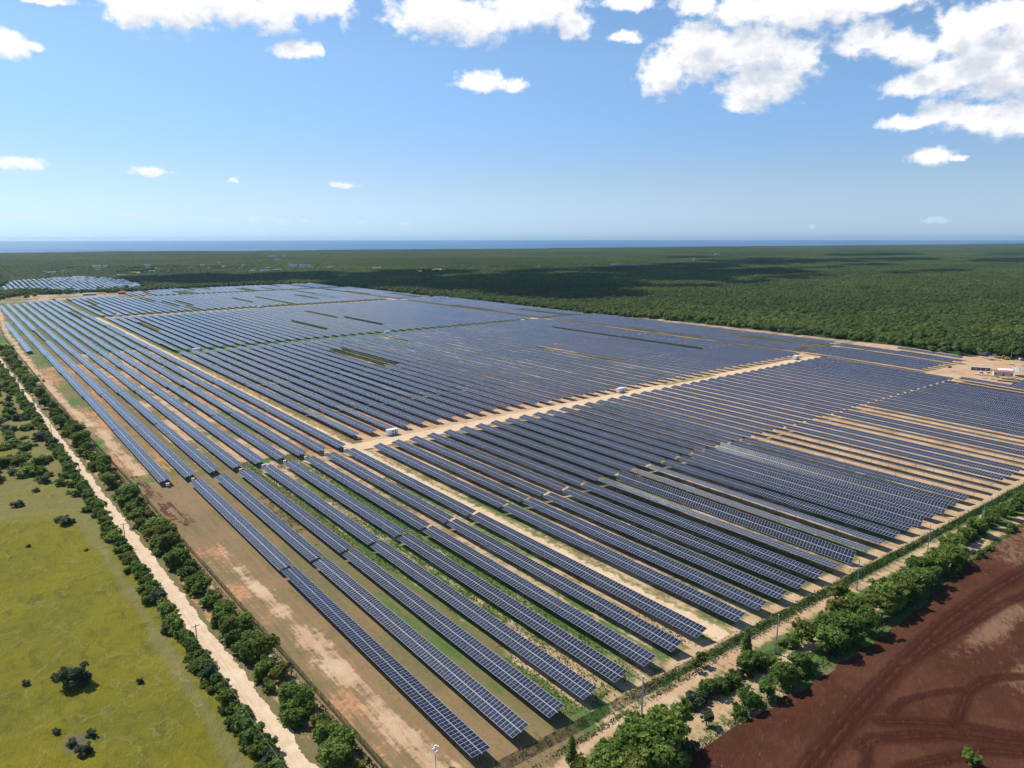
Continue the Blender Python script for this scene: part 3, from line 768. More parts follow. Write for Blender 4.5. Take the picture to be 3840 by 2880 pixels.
# ------------------------------------------------------------------ foliage
def foliage(name, dark, mid, light, bigscale=.02):
    mt, nt = material(name)
    t = nt.attr('tint'); r = nt.add('ShaderNodeObjectInfo').outputs['Random']
    p = nt.pos(); n1 = nt.noise(p, bigscale, 4, .6); n2 = nt.noise(p, .35, 3)
    v = nt.math('ADD', nt.math('MULTIPLY', t, .55), nt.math('ADD', nt.math('MULTIPLY', r, .25), nt.math('MULTIPLY', n2, .35)))
    c = nt.mix(nt.ramp(v, .15, .65), (*dark, 1), (*mid, 1))
    c = nt.mix(nt.math('MULTIPLY', nt.ramp(v, .55, 1.0), nt.ramp(n1, .3, .65)), c, (*light, 1))
    big = nt.noise(p, bigscale * .35, 3, .5)
    c = nt.mix(1.0, c, nt.comb(nt.ramp(big, .3, .7, .62, 1.25), nt.ramp(big, .3, .7, .70, 1.15), nt.ramp(big, .3, .7, .8, 1.1)), 'MULTIPLY')
    setp(nt, c, .62, spec=.12)
    tr = nt.add('ShaderNodeBsdfTranslucent'); nt.put(tr.inputs['Color'], nt.mix(.5, c, (*light, 1)))
    mx = nt.add('ShaderNodeMixShader'); mx.inputs[0].default_value = .42
    nt.l.new(nt.bsdf.outputs[0], mx.inputs[1]); nt.l.new(tr.outputs[0], mx.inputs[2])
    nt.l.new(mx.outputs[0], nt.n['Material Output'].inputs[0])
    return mt
LEAF = foliage('hedge leaves', (.055, .11, .02), (.15, .235, .043), (.29, .345, .08), .06)
LEAF_Y = foliage('yellowish leaves', (.07, .10, .018), (.165, .195, .035), (.27, .285, .07), .06)
LEAF_G = foliage('grey green leaves', (.045, .07, .036), (.10, .13, .065), (.17, .19, .11), .06)
LEAF_F = foliage('forest leaves', (.032, .064, .014), (.105, .160, .032), (.25, .285, .06), .004)
BARK = simple('bark', (.16, .12, .085), .9, 0, .1, .3, 3)
def leaves(seed, blobs, n, size, mat, core=.72, flat=.75, name='leaves', ragged=.35):
    r = np.random.default_rng(seed)
    B = np.array(blobs, float); vol = (B[:, 3] * B[:, 4] * B[:, 5]) ** (2 / 3)
    k = r.choice(len(B), n, p=vol / vol.sum())
    d = r.normal(size=(n, 3)); d /= np.linalg.norm(d, axis=1)[:, None]
    d[:, 2] = np.where(d[:, 2] < -.35, -d[:, 2] * .8, d[:, 2])
    rad = 1 - ragged * r.random(n) ** 1.6 + .14 * r.random(n)
    C = B[k, :3] + d * B[k, 3:6] * rad[:, None]
    nr = d / B[k, 3:6]; nr /= np.linalg.norm(nr, axis=1)[:, None]
    nr = nr * flat + r.normal(size=(n, 3)) * .55 + np.array([0, 0, .25]); nr /= np.linalg.norm(nr, axis=1)[:, None]
    a = np.cross(nr, r.normal(size=(n, 3))); a /= np.linalg.norm(a, axis=1)[:, None]; b = np.cross(nr, a)
    s = size * (.55 + .9 * r.random(n))[:, None]; q = (.55 + .5 * r.random(n))[:, None]
    V = np.stack([C - a * s - b * s * q * .4, C + a * s * .2 - b * s * q, C + a * s + b * s * q * .4, C - a * s * .2 + b * s * q], 1).reshape(-1, 3)
    F = np.arange(4 * n).reshape(-1, 4)
    bt = r.random(len(B)); t = np.repeat(np.clip(.45 * r.random(n) + .55 * bt[k], 0, 1), 4)
    if core:
        cv, cf, ct = [], [], []
        base = len(V)
        for i, (x, y, z, rx, ry, rz) in enumerate(B):
            o = base + sum(len(c) for c in cv); m_, l_ = 8, 5; vv = []
            for la in range(l_ + 1):
                th = math.pi * la / l_
                for lo in range(m_):
                    ph = 2 * math.pi * lo / m_; w_ = core * (.85 + .3 * r.random())
                    vv.append((x + rx * w_ * math.sin(th) * math.cos(ph), y + ry * w_ * math.sin(th) * math.sin(ph), z + rz * w_ * math.cos(th)))
            cv.append(vv); ct += [.25 * bt[i]] * len(vv)
            for la in range(l_):
                for lo in range(m_):
                    cf.append((o + la * m_ + lo, o + la * m_ + m_, o + la * m_ + m_ + lo, 0) if False else (o + (la + 1) * m_ + lo, o + (la + 1) * m_ + (lo + 1) % m_, o + la * m_ + (lo + 1) % m_, o + la * m_ + lo))
        V = np.concatenate([V, np.array([p for c in cv for p in c])]); F = np.concatenate([F, np.array(cf)]); t = np.concatenate([t, ct])
    return np_mesh(name, V, F, mat, dict(tint=t))
def blobset(r, h, w, n, low=.3):
    out = []
    for i in range(n):
        a = r.random() * 6.283; d = w * .55 * math.sqrt(r.random()); q = w * (.30 + .28 * r.random())
        z = h * (low + (1 - low) * .75 * r.random()) * (1 - .35 * d / w)
        out.append((d * math.cos(a), d * math.sin(a), min(z, h - q * .6), q, q * (.8 + .4 * r.random()), q * (.65 + .3 * r.random())))
    for i in range(n * 2):
        a = r.random() * 6.283; d = w * (.35 + .42 * r.random()); q = w * (.13 + .14 * r.random())
        out.append((d * math.cos(a), d * math.sin(a), h * (low + (1.02 - low) * r.random()) * (1 - .25 * d / w), q, q, q * .8))
    out.append((0, 0, h * .58, w * .42, w * .42, h * .30))
    return out
def trunk_mesh(seed, h, r0, spread, lean=.1):
    r = random.Random(seed); mb = MB()
    top = Vector((r.uniform(-lean, lean) * h, r.uniform(-lean, lean) * h, h * .55))
    mb.tube((0, 0, -.2), top, r0, r0 * .65, 7)
    for i in range(5):
        a = i * 1.26 + r.random(); e = top + Vector((math.cos(a) * spread * .7, math.sin(a) * spread * .7, h * r.uniform(.2, .4)))
        mb.tube(top, e, r0 * .5, r0 * .15, 5)
    return mb.mesh('trunk', BARK)
rb = np.random.default_rng(11)
BUSH = [(leaves(100 + i, [(x, y, max(z, q * .5), q, b, c) for x, y, z, q, b, c in blobset(rb, 2.9, 2.0, 5, .15)], 900, .26, mt_, core=.55, ragged=.65, name='shrub leaves'), 2.9)
        for i, mt_ in enumerate((LEAF, LEAF, LEAF_Y, LEAF, LEAF_G))]
TREES = []
for i, (h, wd, nb, mt_, nl, lo) in enumerate([(6.2, 3.0, 8, LEAF, 1500, .35), (5.2, 2.7, 7, LEAF, 1300, .3), (7.4, 3.1, 9, LEAF_Y, 1500, .42), (6.6, 3.6, 10, LEAF, 1800, .38), (5.0, 2.2, 6, LEAF_G, 800, .4), (4.4, 1.7, 5, LEAF_Y, 480, .5)]):
    TREES.append((leaves(200 + i, blobset(rb, h, wd, nb, lo), int(nl * 1.35), .31, mt_, core=.5 if i < 4 else .3, name='crown leaves', ragged=.7), trunk_mesh(i, h, .16 + .02 * i, wd), h))
TALL = (leaves(250, [(0, 0, 1.6 + .95 * i, 1.5 - .17 * i, 1.4 - .16 * i, .95) for i in range(7)] + [(.9, .2, 2.2, .9, .8, .8), (-.7, -.6, 3.4, .7, .7, .7)], 1100, .32, LEAF, core=.6, name='crown leaves', ragged=.5), trunk_mesh(9, 7.5, .16, .8), 8.4)
def shrub(name, x, y, s, label, cat, group, k=None, sz=1.0):
    k = random.randrange(len(BUSH)) if k is None else k
    o = link(name, BUSH[k][0], None, (x, y, tz(x, y) - .1), (0, 0, random.uniform(0, 6.28)))
    o.scale = (s * random.uniform(.85, 1.2), s * random.uniform(.85, 1.2), s * sz * random.uniform(.85, 1.2))
    return tag(o, label, cat, group)
def tree(name, x, y, s, label, cat, group, k=None, kind=None):
    cm, tm, h = kind or TREES[random.randrange(4) if k is None else k]
    r_ = empty(name, (x, y, tz(x, y)), random.uniform(0, 6.28)); r_.scale = (s * random.uniform(.9, 1.12), s * random.uniform(.9, 1.12), s * random.uniform(.92, 1.1))
    tag(r_, label, cat, group)
    link('crown', cm, r_); link('trunk', tm, r_)
    return r_
# left hedge of the dirt road
y, i = 119.0, 0
while y < 760:
    i += 1; d = math.hypot(38, y)
    x = float(road_cx(y)) - float(hw(y)) - 1.9 + random.uniform(-.6, .5); s = random.uniform(.72, 1.12) * np.interp(y, [118, 300, 760], [.95, 1.15, 1.6]) * 1.25
    if not (255 < y < 259):
        shrub('roadside_shrub', x, y, s, 'leafy green shrub in the hedge left of the dirt road, %s from the bottom' % ordinal(i), 'shrub', 'hedge left of the dirt road', random.choice((0, 1, 3, 0, 1, 3, 4, 2)))
    if random.random() < .45 and i < 70:
        i += 1; shrub('roadside_shrub', x - 1.7 - random.random(), y + 1.2, s * .7, 'leafy green shrub in the hedge left of the dirt road, %s from the bottom' % ordinal(i), 'shrub', 'hedge left of the dirt road')
    y += np.interp(y, [118, 300, 760], [3.0, 4.2, 9]) * random.uniform(.8, 1.25)
# wider belt between the road and the fence
y, i, j = 117.0, 0, 0
while y < 830:
    lo, hi = float(road_cx(y)) + float(hw(y)) + 2.0, float(fence_x(y)) - 3.4
    g_ = np.interp(y, [118, 300, 830], [1, 1.1, 1.35])
    gap = (118 < y < 127) or (150 < y < 154)
    if not gap or random.random() < .45:
        if random.random() < .52:
            j += 1; tree('hedge_tree', random.uniform(lo + .3, hi - .3), y, random.uniform(.75, 1.12) * g_, 'bushy green tree between dirt road and wire fence, %s tree from the bottom' % ordinal(j), 'tree', 'trees between dirt road and fence', random.choice((0, 1, 3, 0, 1, 2)))
        for q in range(1 if y > 330 else random.choice((1, 2, 2))):
            i += 1; shrub('belt_shrub', random.uniform(lo, hi), y + random.uniform(-1.5, 1.5), random.uniform(1.0, 1.5) * g_, 'dense green shrub between dirt road and wire fence, %s shrub from the bottom' % ordinal(i), 'shrub', 'shrubs between dirt road and fence', random.choice((0, 1, 3, 0, 1, 2)))
    y += np.interp(y, [118, 300, 830], [3.6, 5.2, 10]) * random.uniform(.8, 1.25)
tree('hedge_tree', 47.6, 251, 1.12, 'tallest yellow-green tree between the dirt road and the fence', 'tree', 'trees between dirt road and fence', 2)
tree('hedge_tree', 46.2, 262, 1.0, 'rounded yellow-green tree just behind the tallest roadside tree', 'tree', 'trees between dirt road and fence', 2)
tree('hedge_tree', 51.4, 262, .85, 'small yellow-green tree leaning over the wire fence', 'tree', 'trees between dirt road and fence', 2)
# pasture scrub
shrub('pasture_bush', 12.0, 184.6, 1.9, 'lone round grey-green bush in the yellow pasture', 'bush', 'bushes in the pasture', 4)
for q, (x, y, s, l) in enumerate([(24.4, 176.5, .42, 'tiny dark bush in the open pasture nearest the road hedge'), (2.6, 192.5, .5, 'tiny bush at the left edge beside the lone round bush'), (10.1, 157, .8, 'dark bush in the bare patch at the bottom of the pasture'),
        (8.2, 161.6, .6, 'low bush at the left of the bare pasture patch'), (12.1, 162.3, .65, 'low bush at the right of the bare pasture patch'), (6.2, 168, .5, 'small bush above the bare pasture patch'), (10.4, 285.2, .45, 'small bush alone in the upper pasture'), (25.9, 269.4, .4, 'small bush in the upper pasture near the hedge'), (9.2, 190, .75, 'dark bush leaning on the lone round bush')]):
    shrub('pasture_bush', x, y, s, l, 'bush', 'bushes in the pasture', random.choice((0, 4)))
i = 0
for q in range(300):
    y = random.uniform(300, 640); x = random.uniform(-14, 1) + random.random() ** .6 * (float(road_cx(y)) - 8 + 8)
    if x > road_cx(y) - 6 or (y < 345 and (x < 20 and random.random() < .8)): continue
    px_, py_, q_ = project(x, y, 1)
    if px_ < -60: continue
    i += 1
    if i > 90: break
    s = random.uniform(.9, 2.3) * (.75 if y < 360 else 1)
    shrub('scrub_bush', x, y, s, 'rounded scrub bush on the rough upper pasture, %s counted from the road' % ordinal(i), 'bush', 'scrub on the upper pasture', random.choice((0, 1, 3, 4, 2)), .72)
# trees along the lane right of the plant
LT = [(122.6,88.6,.55,1),(129.3,88.2,.6,0),(133.5,87.6,.5,1),(142.9,88.2,.75,0),(146.5,87.4,.6,3),(131,79.9,.62,3),(138.2,79.4,.72,0),(144.9,79.6,.85,3),(149,79.2,.7,1),(154.1,80.2,.75,0),(165.7,86.4,.95,2),(166.9,80.2,1.05,3),(161.5,86.8,.6,0),
 (176.1,80.6,1.15,3),(171,79.4,.8,0),(176.5,77.6,.8,0),(183,86.2,.95,2),(190.5,84.3,1.05,0),(185.3,78.6,1.0,3),(193.5,91.4,.85,2),(196,80.0,1.0,2),(200.6,81.3,1.15,3),(206,80.2,.95,0),(210.5,81.3,1.1,2),(215,79.6,.9,1),(220.6,80.6,1.1,3),(225.5,80.6,.95,0),(231.6,85.4,.9,3),(229,80.2,.9,0),(236,83.2,.95,0),(240.4,83,1.05,3),
 (245.8,82.4,1.0,0),(251.3,81.6,.95,3),(258.9,87.2,.75,0),(256,83,.8,1),(266,86.6,.8,3),(273.3,87,.85,0),(279.6,86.8,.75,1),(286,87,.85,3),(297.5,86.4,.9,0),(305.4,86.7,.85,3),(313.7,86.2,.9,0),(322,86.2,.85,1),(330,86,.9,3),(340,86,.9,0),
 (93.2,86.6,.8,3),(99.7,84.6,1.05,3),(103.4,88.6,.85,0),(106.6,83.0,1.05,3),(95.4,82.8,1.0,0),(89.5,84.2,.9,3),(103,80,.95,1),(98.6,79.6,1.0,3),(110,88.6,.7,0),(92.5,79.0,.9,2),(87,88.2,.55,2),(83,84,.8,1),(108.5,79.2,.6,4)]
for q, (x, y, s, k) in enumerate(sorted(LT)):
    tree('lane_tree', x, y, s * 1.22, 'green tree along the lane beside the red field, %s counted from the camera' % ordinal(q + 1), 'tree', 'trees along the lane by the red field', k)
tree('lane_tree', 119.2, 82.2, .72, 'slender small tree with bare trunk on the pale lane', 'tree', 'trees along the lane by the red field', 4)
tree('lane_tree', 136.7, 96.8, .9, 'small bright yellow-green tree at the wire fence', 'tree', 'trees along the lane by the red field', 5)
tree('lane_tree', 133.8, 96.2, .75, 'low yellow-green bush tree beside the bright tree', 'tree', 'trees along the lane by the red field', 5)
tree('lane_tree', 149.3, 92.4, .95, 'tall narrow dark tree standing at the track beside the fence', 'tree', 'trees along the lane by the red field', kind=TALL)
tree('lane_tree', 87.6, 91.8, .82, 'narrow conical dark tree near the fence corner', 'tree', 'trees along the lane by the red field', kind=TALL)
tree('field_tree', 151.5, 41.2, .72, 'bright green tree standing alone in the red ploughed field', 'tree', None, 1)
tree('lane_tree', 66.8, 104.4, .5, 'pale yellow-green sapling by the floodlight mast', 'tree', 'trees along the lane by the red field', 5)
for q in range(150):
    x = 100 + 235 * random.random() ** 1.5; y = random.choice((random.uniform(78.0, 80.8), random.uniform(86.0, 89.8), random.uniform(86.0, 89.8)))
    if 112 < x < 127 and y < 85: continue
    shrub('lane_shrub', x, y, random.uniform(.6, 1.15), 'low leafy shrub among the lane trees, %s placed along the red field' % ordinal(q + 1), 'shrub', 'low shrubs along the lane', random.choice((0, 1, 3, 4)))
# rank weeds along the right fence and on the lane verge: nobody could count these
def fence_y(x): return np.interp(x, [40, 57, 90, 140, 200, 300, 420], [102, 101.2, 99.7, 98.3, 97.4, 95.6, 93.6])
def weeds(name, label, pts, size, hgt, mat, seed):
    r = np.random.default_rng(seed); C = np.array(pts); n = len(C)
    C[:, 2] += terr(C[:, 0], C[:, 1]) + hgt * r.random(n) ** 1.3
    nr = r.normal(size=(n, 3)) * .7 + np.array([-.1, .2, .6]); nr /= np.linalg.norm(nr, axis=1)[:, None]
    a = np.cross(nr, r.normal(size=(n, 3))); a /= np.linalg.norm(a, axis=1)[:, None]; b = np.cross(nr, a)
    s = size * (.6 + .8 * r.random(n))[:, None]
    V = np.stack([C - a * s - b * s * .4, C + a * s * .2 - b * s * .7, C + a * s + b * s * .4, C - a * s * .2 + b * s * .7], 1).reshape(-1, 3)
    return tag(link(name, np_mesh(name, V, np.arange(4 * n).reshape(-1, 4), mat, dict(tint=np.repeat(r.random(n), 4)))), label, 'weeds', None, 'stuff')
r = np.random.default_rng(5); N = 15000
xs = 60 + (400 - 60) * r.random(N) ** .85
keep = np.clip((xs - 90) / 70, .10, 1) * (.45 + 1.0 * vnoise(xs, xs * 0, 5, 71)) > r.random(N)
xs = xs[keep]
weeds('fence_weeds', 'green creeper and tall grass growing along the wire fence', np.stack([xs, fence_y(xs) + r.normal(size=len(xs)) * .8, 0 * xs], 1), .24, 1.4, foliage('fence grass', (.055, .12, .028), (.10, .20, .044), (.17, .26, .075), .2), 6)
N = 9000; ys = 105 + 500 * r.random(N); ys = ys[(.2 + vnoise(ys, ys * 0, 9, 72)) > r.random(N)]
weeds('verge_grass', 'rough green grass between the wire fence and the path', np.stack([fence_x(ys) - .6 - 1.6 * r.random(len(ys)), ys, 0 * ys], 1), .25, .5, foliage('verge grass', (.06, .085, .025), (.11, .13, .04), (.19, .18, .08), .2), 7)
N = 30000; xs = 60 + 290 * r.random(N); k = r.random(N); ys = np.where(k < .4, 78.6 + 1.1 * r.normal(size=N), np.where(k < .75, 88.4 + .9 * r.normal(size=N), 96.0 + .5 * r.normal(size=N)))
kk = (.1 + vnoise(xs, ys, 6, 73)) > r.random(N); xs, ys = xs[kk], ys[kk]
weeds('lane_grass', 'rough grass on the verges of the sandy lane', np.stack([xs, ys, 0 * xs], 1), .2, .5, foliage('lane grass', (.05, .075, .022), (.09, .12, .035), (.16, .165, .065), .2), 8)
N = 60000; xs = 82 + 68 * r.random(N); ys = 103 + 232 * r.random(N)
gg = vnoise(xs, ys / 4, 9, 12) * .8 + .35 * vnoise(xs, ys, 3, 75) - np.where((xs > 98) & (xs < 130), 0, .3)
ph = ((xs - 73.38) / 10.31) % 1
kk = (gg > .52) & (np.abs(ph - .5) < .33); xs, ys = xs[kk], ys[kk]
weeds('row_weeds', 'lush green weeds growing between the solar rows', np.stack([xs, ys, 0 * xs], 1), .22, .4, foliage('row weeds', (.035, .085, .018), (.07, .145, .03), (.12, .19, .05), .2), 9)

# ------------------------------------------------------------------ forest: one mass of crowns to the coast
FR = np.random.default_rng(21)
fcol = bpy.data.collections.new('forest crowns')
def patch(seed, n, half):
    r_ = np.random.default_rng(seed); V, F, T, o = [], [], [], 0
    for i in range(n):
        for _ in range(1):
            cx, cy = r_.uniform(-half, half, 2); rr = r_.uniform(1.9, 3.9) * (1.25 if r_.random() < .12 else 1); h = r_.uniform(3.6, 7.2) * (1.18 if rr > 3.8 else 1)
        bl = [(cx, cy, h - rr * .75, rr, rr, rr * .78)] + [(cx + r_.normal() * rr * .6, cy + r_.normal() * rr * .6, h - rr * r_.uniform(.7, 1.3), rr * .6, rr * .6, rr * .5) for _ in range(3)]
        me = leaves(int(r_.integers(1 << 30)), bl, 70, .80, LEAF_F, core=.84, flat=1.0, ragged=.25)
        v = np.empty(len(me.vertices) * 3, 'f'); me.vertices.foreach_get('co', v)
        f = np.empty(len(me.loops), 'i'); me.loops.foreach_get('vertex_index', f)
        t = np.empty(len(me.vertices), 'f'); me.attributes['tint'].data.foreach_get('value', t)
        V.append(v.reshape(-1, 3)); F.append(f.reshape(-1, 4) + o); T.append(np.clip(t * .6 + .4 * r_.random(), 0, 1)); o += len(me.vertices)
        bpy.data.meshes.remove(me)
    return np_mesh('forest patch', np.concatenate(V), np.concatenate(F), LEAF_F, dict(tint=np.concatenate(T)))
for s_ in range(6): fcol.objects.link(bpy.data.objects.new('forest_patch_%d' % s_, patch(900 + s_, 58, 21)))
fcol1 = bpy.data.collections.new('edge crowns')
for s_ in range(8): fcol1.objects.link(bpy.data.objects.new('edge_crown_%d' % s_, patch(950 + s_, 1, .1)))
SITE = [(-400, 40), (-400, 640), (-30, 900), (-20, 1330), (60, 1500), (110, 1610), (262, 1572), (300, 1566), (345, 1592), (430, 1604), (540, 1604), (612, 1596), (668, 1562), (676, 1420), (684, 1270), (689, 1110), (690, 1000), (695, 880), (702, 790), (703, 700), (716, 640), (731, 575), (730, 250), (746, 243), (748, 120), (760, -50)]
TOWN = [(380, 2300), (470, 2750), (680, 2860), (900, 2520), (720, 2380), (600, 2330)]
def coast_y(x): return np.interp(x, [c[0] for c in coast], [c[1] for c in coast])
def in_view(x, y, m0=-6, m1=82):
    a = np.degrees(np.arctan2(x, y)); return (a > m0) & (a < m1)
def blocked(x, y, mgn):
    for dx, dy in ((0, 0), (mgn, 0), (-mgn, 0), (0, mgn), (0, -mgn), (mgn, mgn), (-mgn, mgn), (mgn, -mgn), (-mgn, -mgn)):
        if pip(x + dx, y + dy, SITE) or pip(x + dx, y + dy, POLY): return True
    return False
pts, sc_, ed = [], [], []
step = 37.0
for x in np.arange(-700, 13500, step):
    ymax = min(7000, float(coast_y(x)) - 40)
    for y in np.arange(60, ymax, step):
        if not (-6 < math.degrees(math.atan2(x, y)) < 80) : continue
        d = math.hypot(x, y)
        xx, yy = x + FR.uniform(-6, 6), y + FR.uniform(-6, 6)
        if d < 2400 and blocked(xx, yy, 24): continue
        if (pip(xx, yy, TOWN) and FR.random() < .8) or (y > 1700 and any(pip(xx, yy, q_) for q_ in MEADOWS[1:]) and FR.random() < .72): continue
        pts.append((xx, yy, -.6)); sc_.append(1.0)
for q in range(26000):
    x, y = FR.uniform(-60, 830), FR.uniform(40, 1720)
    if not (-6 < math.degrees(math.atan2(x, y)) < 80): continue
    if pip(x, y, SITE) or pip(x, y, POLY): continue
    if y < 1500 and x < 660: continue
    if not blocked(x, y, 46): continue
    if pip(x, y, [(110, 1560), (290, 1560), (290, 1665), (110, 1700)]) and FR.random() < .35: continue
    ed.append((x, y, -.4))
print('forest', len(pts), len(ed))
def scatter(name, label, P_, col, s0, s1):
    me = bpy.data.meshes.new(name); me.from_pydata(P_, [], [])
    r_ = np.random.default_rng(3); n = len(P_); A = np.array(P_)
    for nm, typ, val in (('rot', 'FLOAT', r_.random(n) * 6.283), ('scl', 'FLOAT', s0 + (s1 - s0) * r_.random(n)), ('zs', 'FLOAT', .8 + .45 * vnoise(A[:, 0], A[:, 1], 140, 81) + .15 * r_.random(n)), ('pick', 'INT', r_.integers(0, 64, n))):
        at = me.attributes.new(nm, typ, 'POINT'); at.data.foreach_set('value', val.astype('f' if typ == 'FLOAT' else 'i'))
    o = link(name, me); tag(o, label, 'forest', None, 'stuff')
    ng = bpy.data.node_groups.new(name, 'GeometryNodeTree'); ng.interface.new_socket('Geometry', in_out='INPUT', socket_type='NodeSocketGeometry'); ng.interface.new_socket('Geometry', in_out='OUTPUT', socket_type='NodeSocketGeometry')
    g_ = NT(ng); i_ = g_.add('NodeGroupInput'); o_ = g_.add('NodeGroupOutput')
    ci = g_.add('GeometryNodeCollectionInfo'); ci.inputs[0].default_value = col; ci.inputs['Separate Children'].default_value = True; ci.inputs['Reset Children'].default_value = True
    ip = g_.add('GeometryNodeInstanceOnPoints'); ip.inputs['Pick Instance'].default_value = True
    def na(nm, t):
        a_ = g_.add('GeometryNodeInputNamedAttribute', data_type=t); a_.inputs[0].default_value = nm; return a_.outputs[0]
    mp = g_.add('GeometryNodeMeshToPoints')
    g_.l.new(i_.outputs[0], mp.inputs[0]); g_.l.new(mp.outputs[0], ip.inputs['Points']); g_.l.new(ci.outputs[0], ip.inputs['Instance'])
    g_.l.new(na('pick', 'INT'), ip.inputs['Instance Index'])
    g_.l.new(g_.comb(0.0, 0.0, na('rot', 'FLOAT')), ip.inputs['Rotation'])
    g_.l.new(g_.comb(na('scl', 'FLOAT'), na('scl', 'FLOAT'), na('zs', 'FLOAT')), ip.inputs['Scale'])
    g_.l.new(ip.outputs[0], o_.inputs[0])
    md = o.modifiers.new('crowns', 'NODES'); md.node_group = ng
    return o
scatter('forest', 'dense green forest spreading from the solar plant to the sea', pts, fcol, .95, 1.15)
scatter('forest_edge', 'ragged outer trees of the forest behind the solar rows', ed, fcol1, .8, 1.2)
i = 0
for (x, y) in [(73.9, 1646), (90, 1655), (118, 1606), (150, 1610), (164, 1589), (181, 1591), (204, 1600), (230, 1580), (271, 1668), (288, 1650), (305, 1640), (98, 1560), (80, 1540), (60, 1520), (50, 1490), (105, 1500), (118, 1520), (262, 1640), (136, 1602), (318, 1650), (330, 1630), (70, 1580), (45, 1545)]:
    i += 1
    tree('field_edge_tree', x, y, random.uniform(1.2, 1.9), 'dark tree between the plant and the separate solar field, %s in the belt' % ordinal(i), 'tree', 'trees between the two solar plants', random.choice((0, 1, 3)))

# ------------------------------------------------------------------ materials for built things
WHITE = simple('white painted steel', (.78, .78, .77), .45, 0, .35, .05)
GREYD = simple('dark grey metal', (.10, .105, .11), .5)
CONC = simple('pale concrete', (.50, .49, .46), .85, 0, .2, .12)
WOOD = simple('weathered wood', (.14, .11, .085), .85, 0, .1, .2)
BLACK = simple('black rubber', (.015, .015, .016), .8)
GLASSD = simple('dark window glass', (.02, .025, .03), .08, 0, .5, 0)
REDP = simple('red painted steel', (.36, .035, .03), .5)
ORANGE = simple('orange machine paint', (.60, .16, .03), .5)
YELLOW = simple('yellow machine paint', (.60, .36, .04), .5)
BLUEC = simple('blue container steel', (.055, .085, .135), .55)
REDROOF = simple('rusty red roof sheet', (.42, .13, .075), .7, 0, .2, .25)
CREAM = simple('cream render', (.62, .56, .45), .85); WHITER = simple('white render', (.76, .76, .75), .85); OCHRE = simple('ochre render', (.55, .35, .17), .85)
GREYW = simple('grey render', (.45, .46, .47), .85)
WIRE = simple('cable', (.25, .25, .25), .5)

# ------------------------------------------------------------------ fences
mt, nt = material('green wire mesh')
p = nt.pos(); a_, b_, c_ = nt.sep(p)
vine = nt.ramp(nt.noise(p, .55, 4, .65), .42, .68, .12, .55)
wire = nt.math('LESS_THAN', nt.math('PINGPONG', nt.math('ADD', nt.math('ADD', a_, b_), c_), .04), .006)
setp(nt, nt.mix(nt.noise(p, .8, 3), (.05, .085, .035, 1), (.085, .125, .05, 1)), .8, spec=.1)
trn = nt.add('ShaderNodeBsdfTransparent'); mx = nt.add('ShaderNodeMixShader')
nt.put(mx.inputs[0], nt.math('MAXIMUM', wire, vine)); nt.l.new(trn.outputs[0], mx.inputs[1]); nt.l.new(nt.bsdf.outputs[0], mx.inputs[2])
nt.l.new(mx.outputs[0], nt.n['Material Output'].inputs[0])
MESHM = mt
def fence(pts, h, label, every):
    root = empty('wire_fence', (pts[0][0], pts[0][1], tz(*pts[0]))); tag(root, label, 'fence', 'perimeter fences'); ox, oy, oz = root.location
    mb = MB()
    for (ax, ay), (bx, by) in zip(pts[:-1], pts[1:]):
        za, zb = tz(ax, ay), tz(bx, by)
        mb.quad([(ax - ox, ay - oy, za - oz), (bx - ox, by - oy, zb - oz), (bx - ox, by - oy, zb + h - oz), (ax - ox, ay - oy, za + h - oz)])
        mb.quad([(ax - ox + .02, ay - oy + .02, za - oz), (ax - ox + .02, ay - oy + .02, za + h - oz), (bx - ox + .02, by - oy + .02, zb + h - oz), (bx - ox + .02, by - oy + .02, zb - oz)])
    mb.build('mesh_panel', MESHM, root)
    pm = MB(); pm.tube((0, 0, -.2), (0, 0, h + .25), .05, n=6); pmesh = pm.mesh('fence post', STEEL)
    n_ = 0
    for i, (x, y) in enumerate(pts):
        if i % every == 0 and n_ < 98:
            n_ += 1; link('post', pmesh, root, (x - ox, y - oy, tz(x, y) - oz))
ys = np.arange(101.2, 1080, 3.4)
fence([(float(fence_x(y)), float(y)) for y in ys], 2.3, 'long dark green wire fence between the solar plant and the dirt road hedge', 4)
xs = np.arange(57.2, 410, 3.4)
fence([(float(x), float(fence_y(x))) for x in xs], 1.9, 'wire fence overgrown with creeper beside the twin-rut track', 1)
pm = MB(); pm.box((0, 0, .7), (.28, .12, 1.4)); pm.box((0, 0, 1.42), (.34, .16, .05)); mk = pm.mesh('marker post', WHITE)
for i, (x, y) in enumerate([(53.9, 226), (52.9, 292), (56.2, 150), (49.9, 399), (48.3, 440), (46.6, 512)]):
    tag(link('fence_marker', mk, None, (x + .25, y, 0)), 'short white marker post at the wire fence, %s from the bottom' % ordinal(1 + sorted([226, 292, 150, 399, 440, 512]).index(y)), 'marker post', 'white markers on the fence')

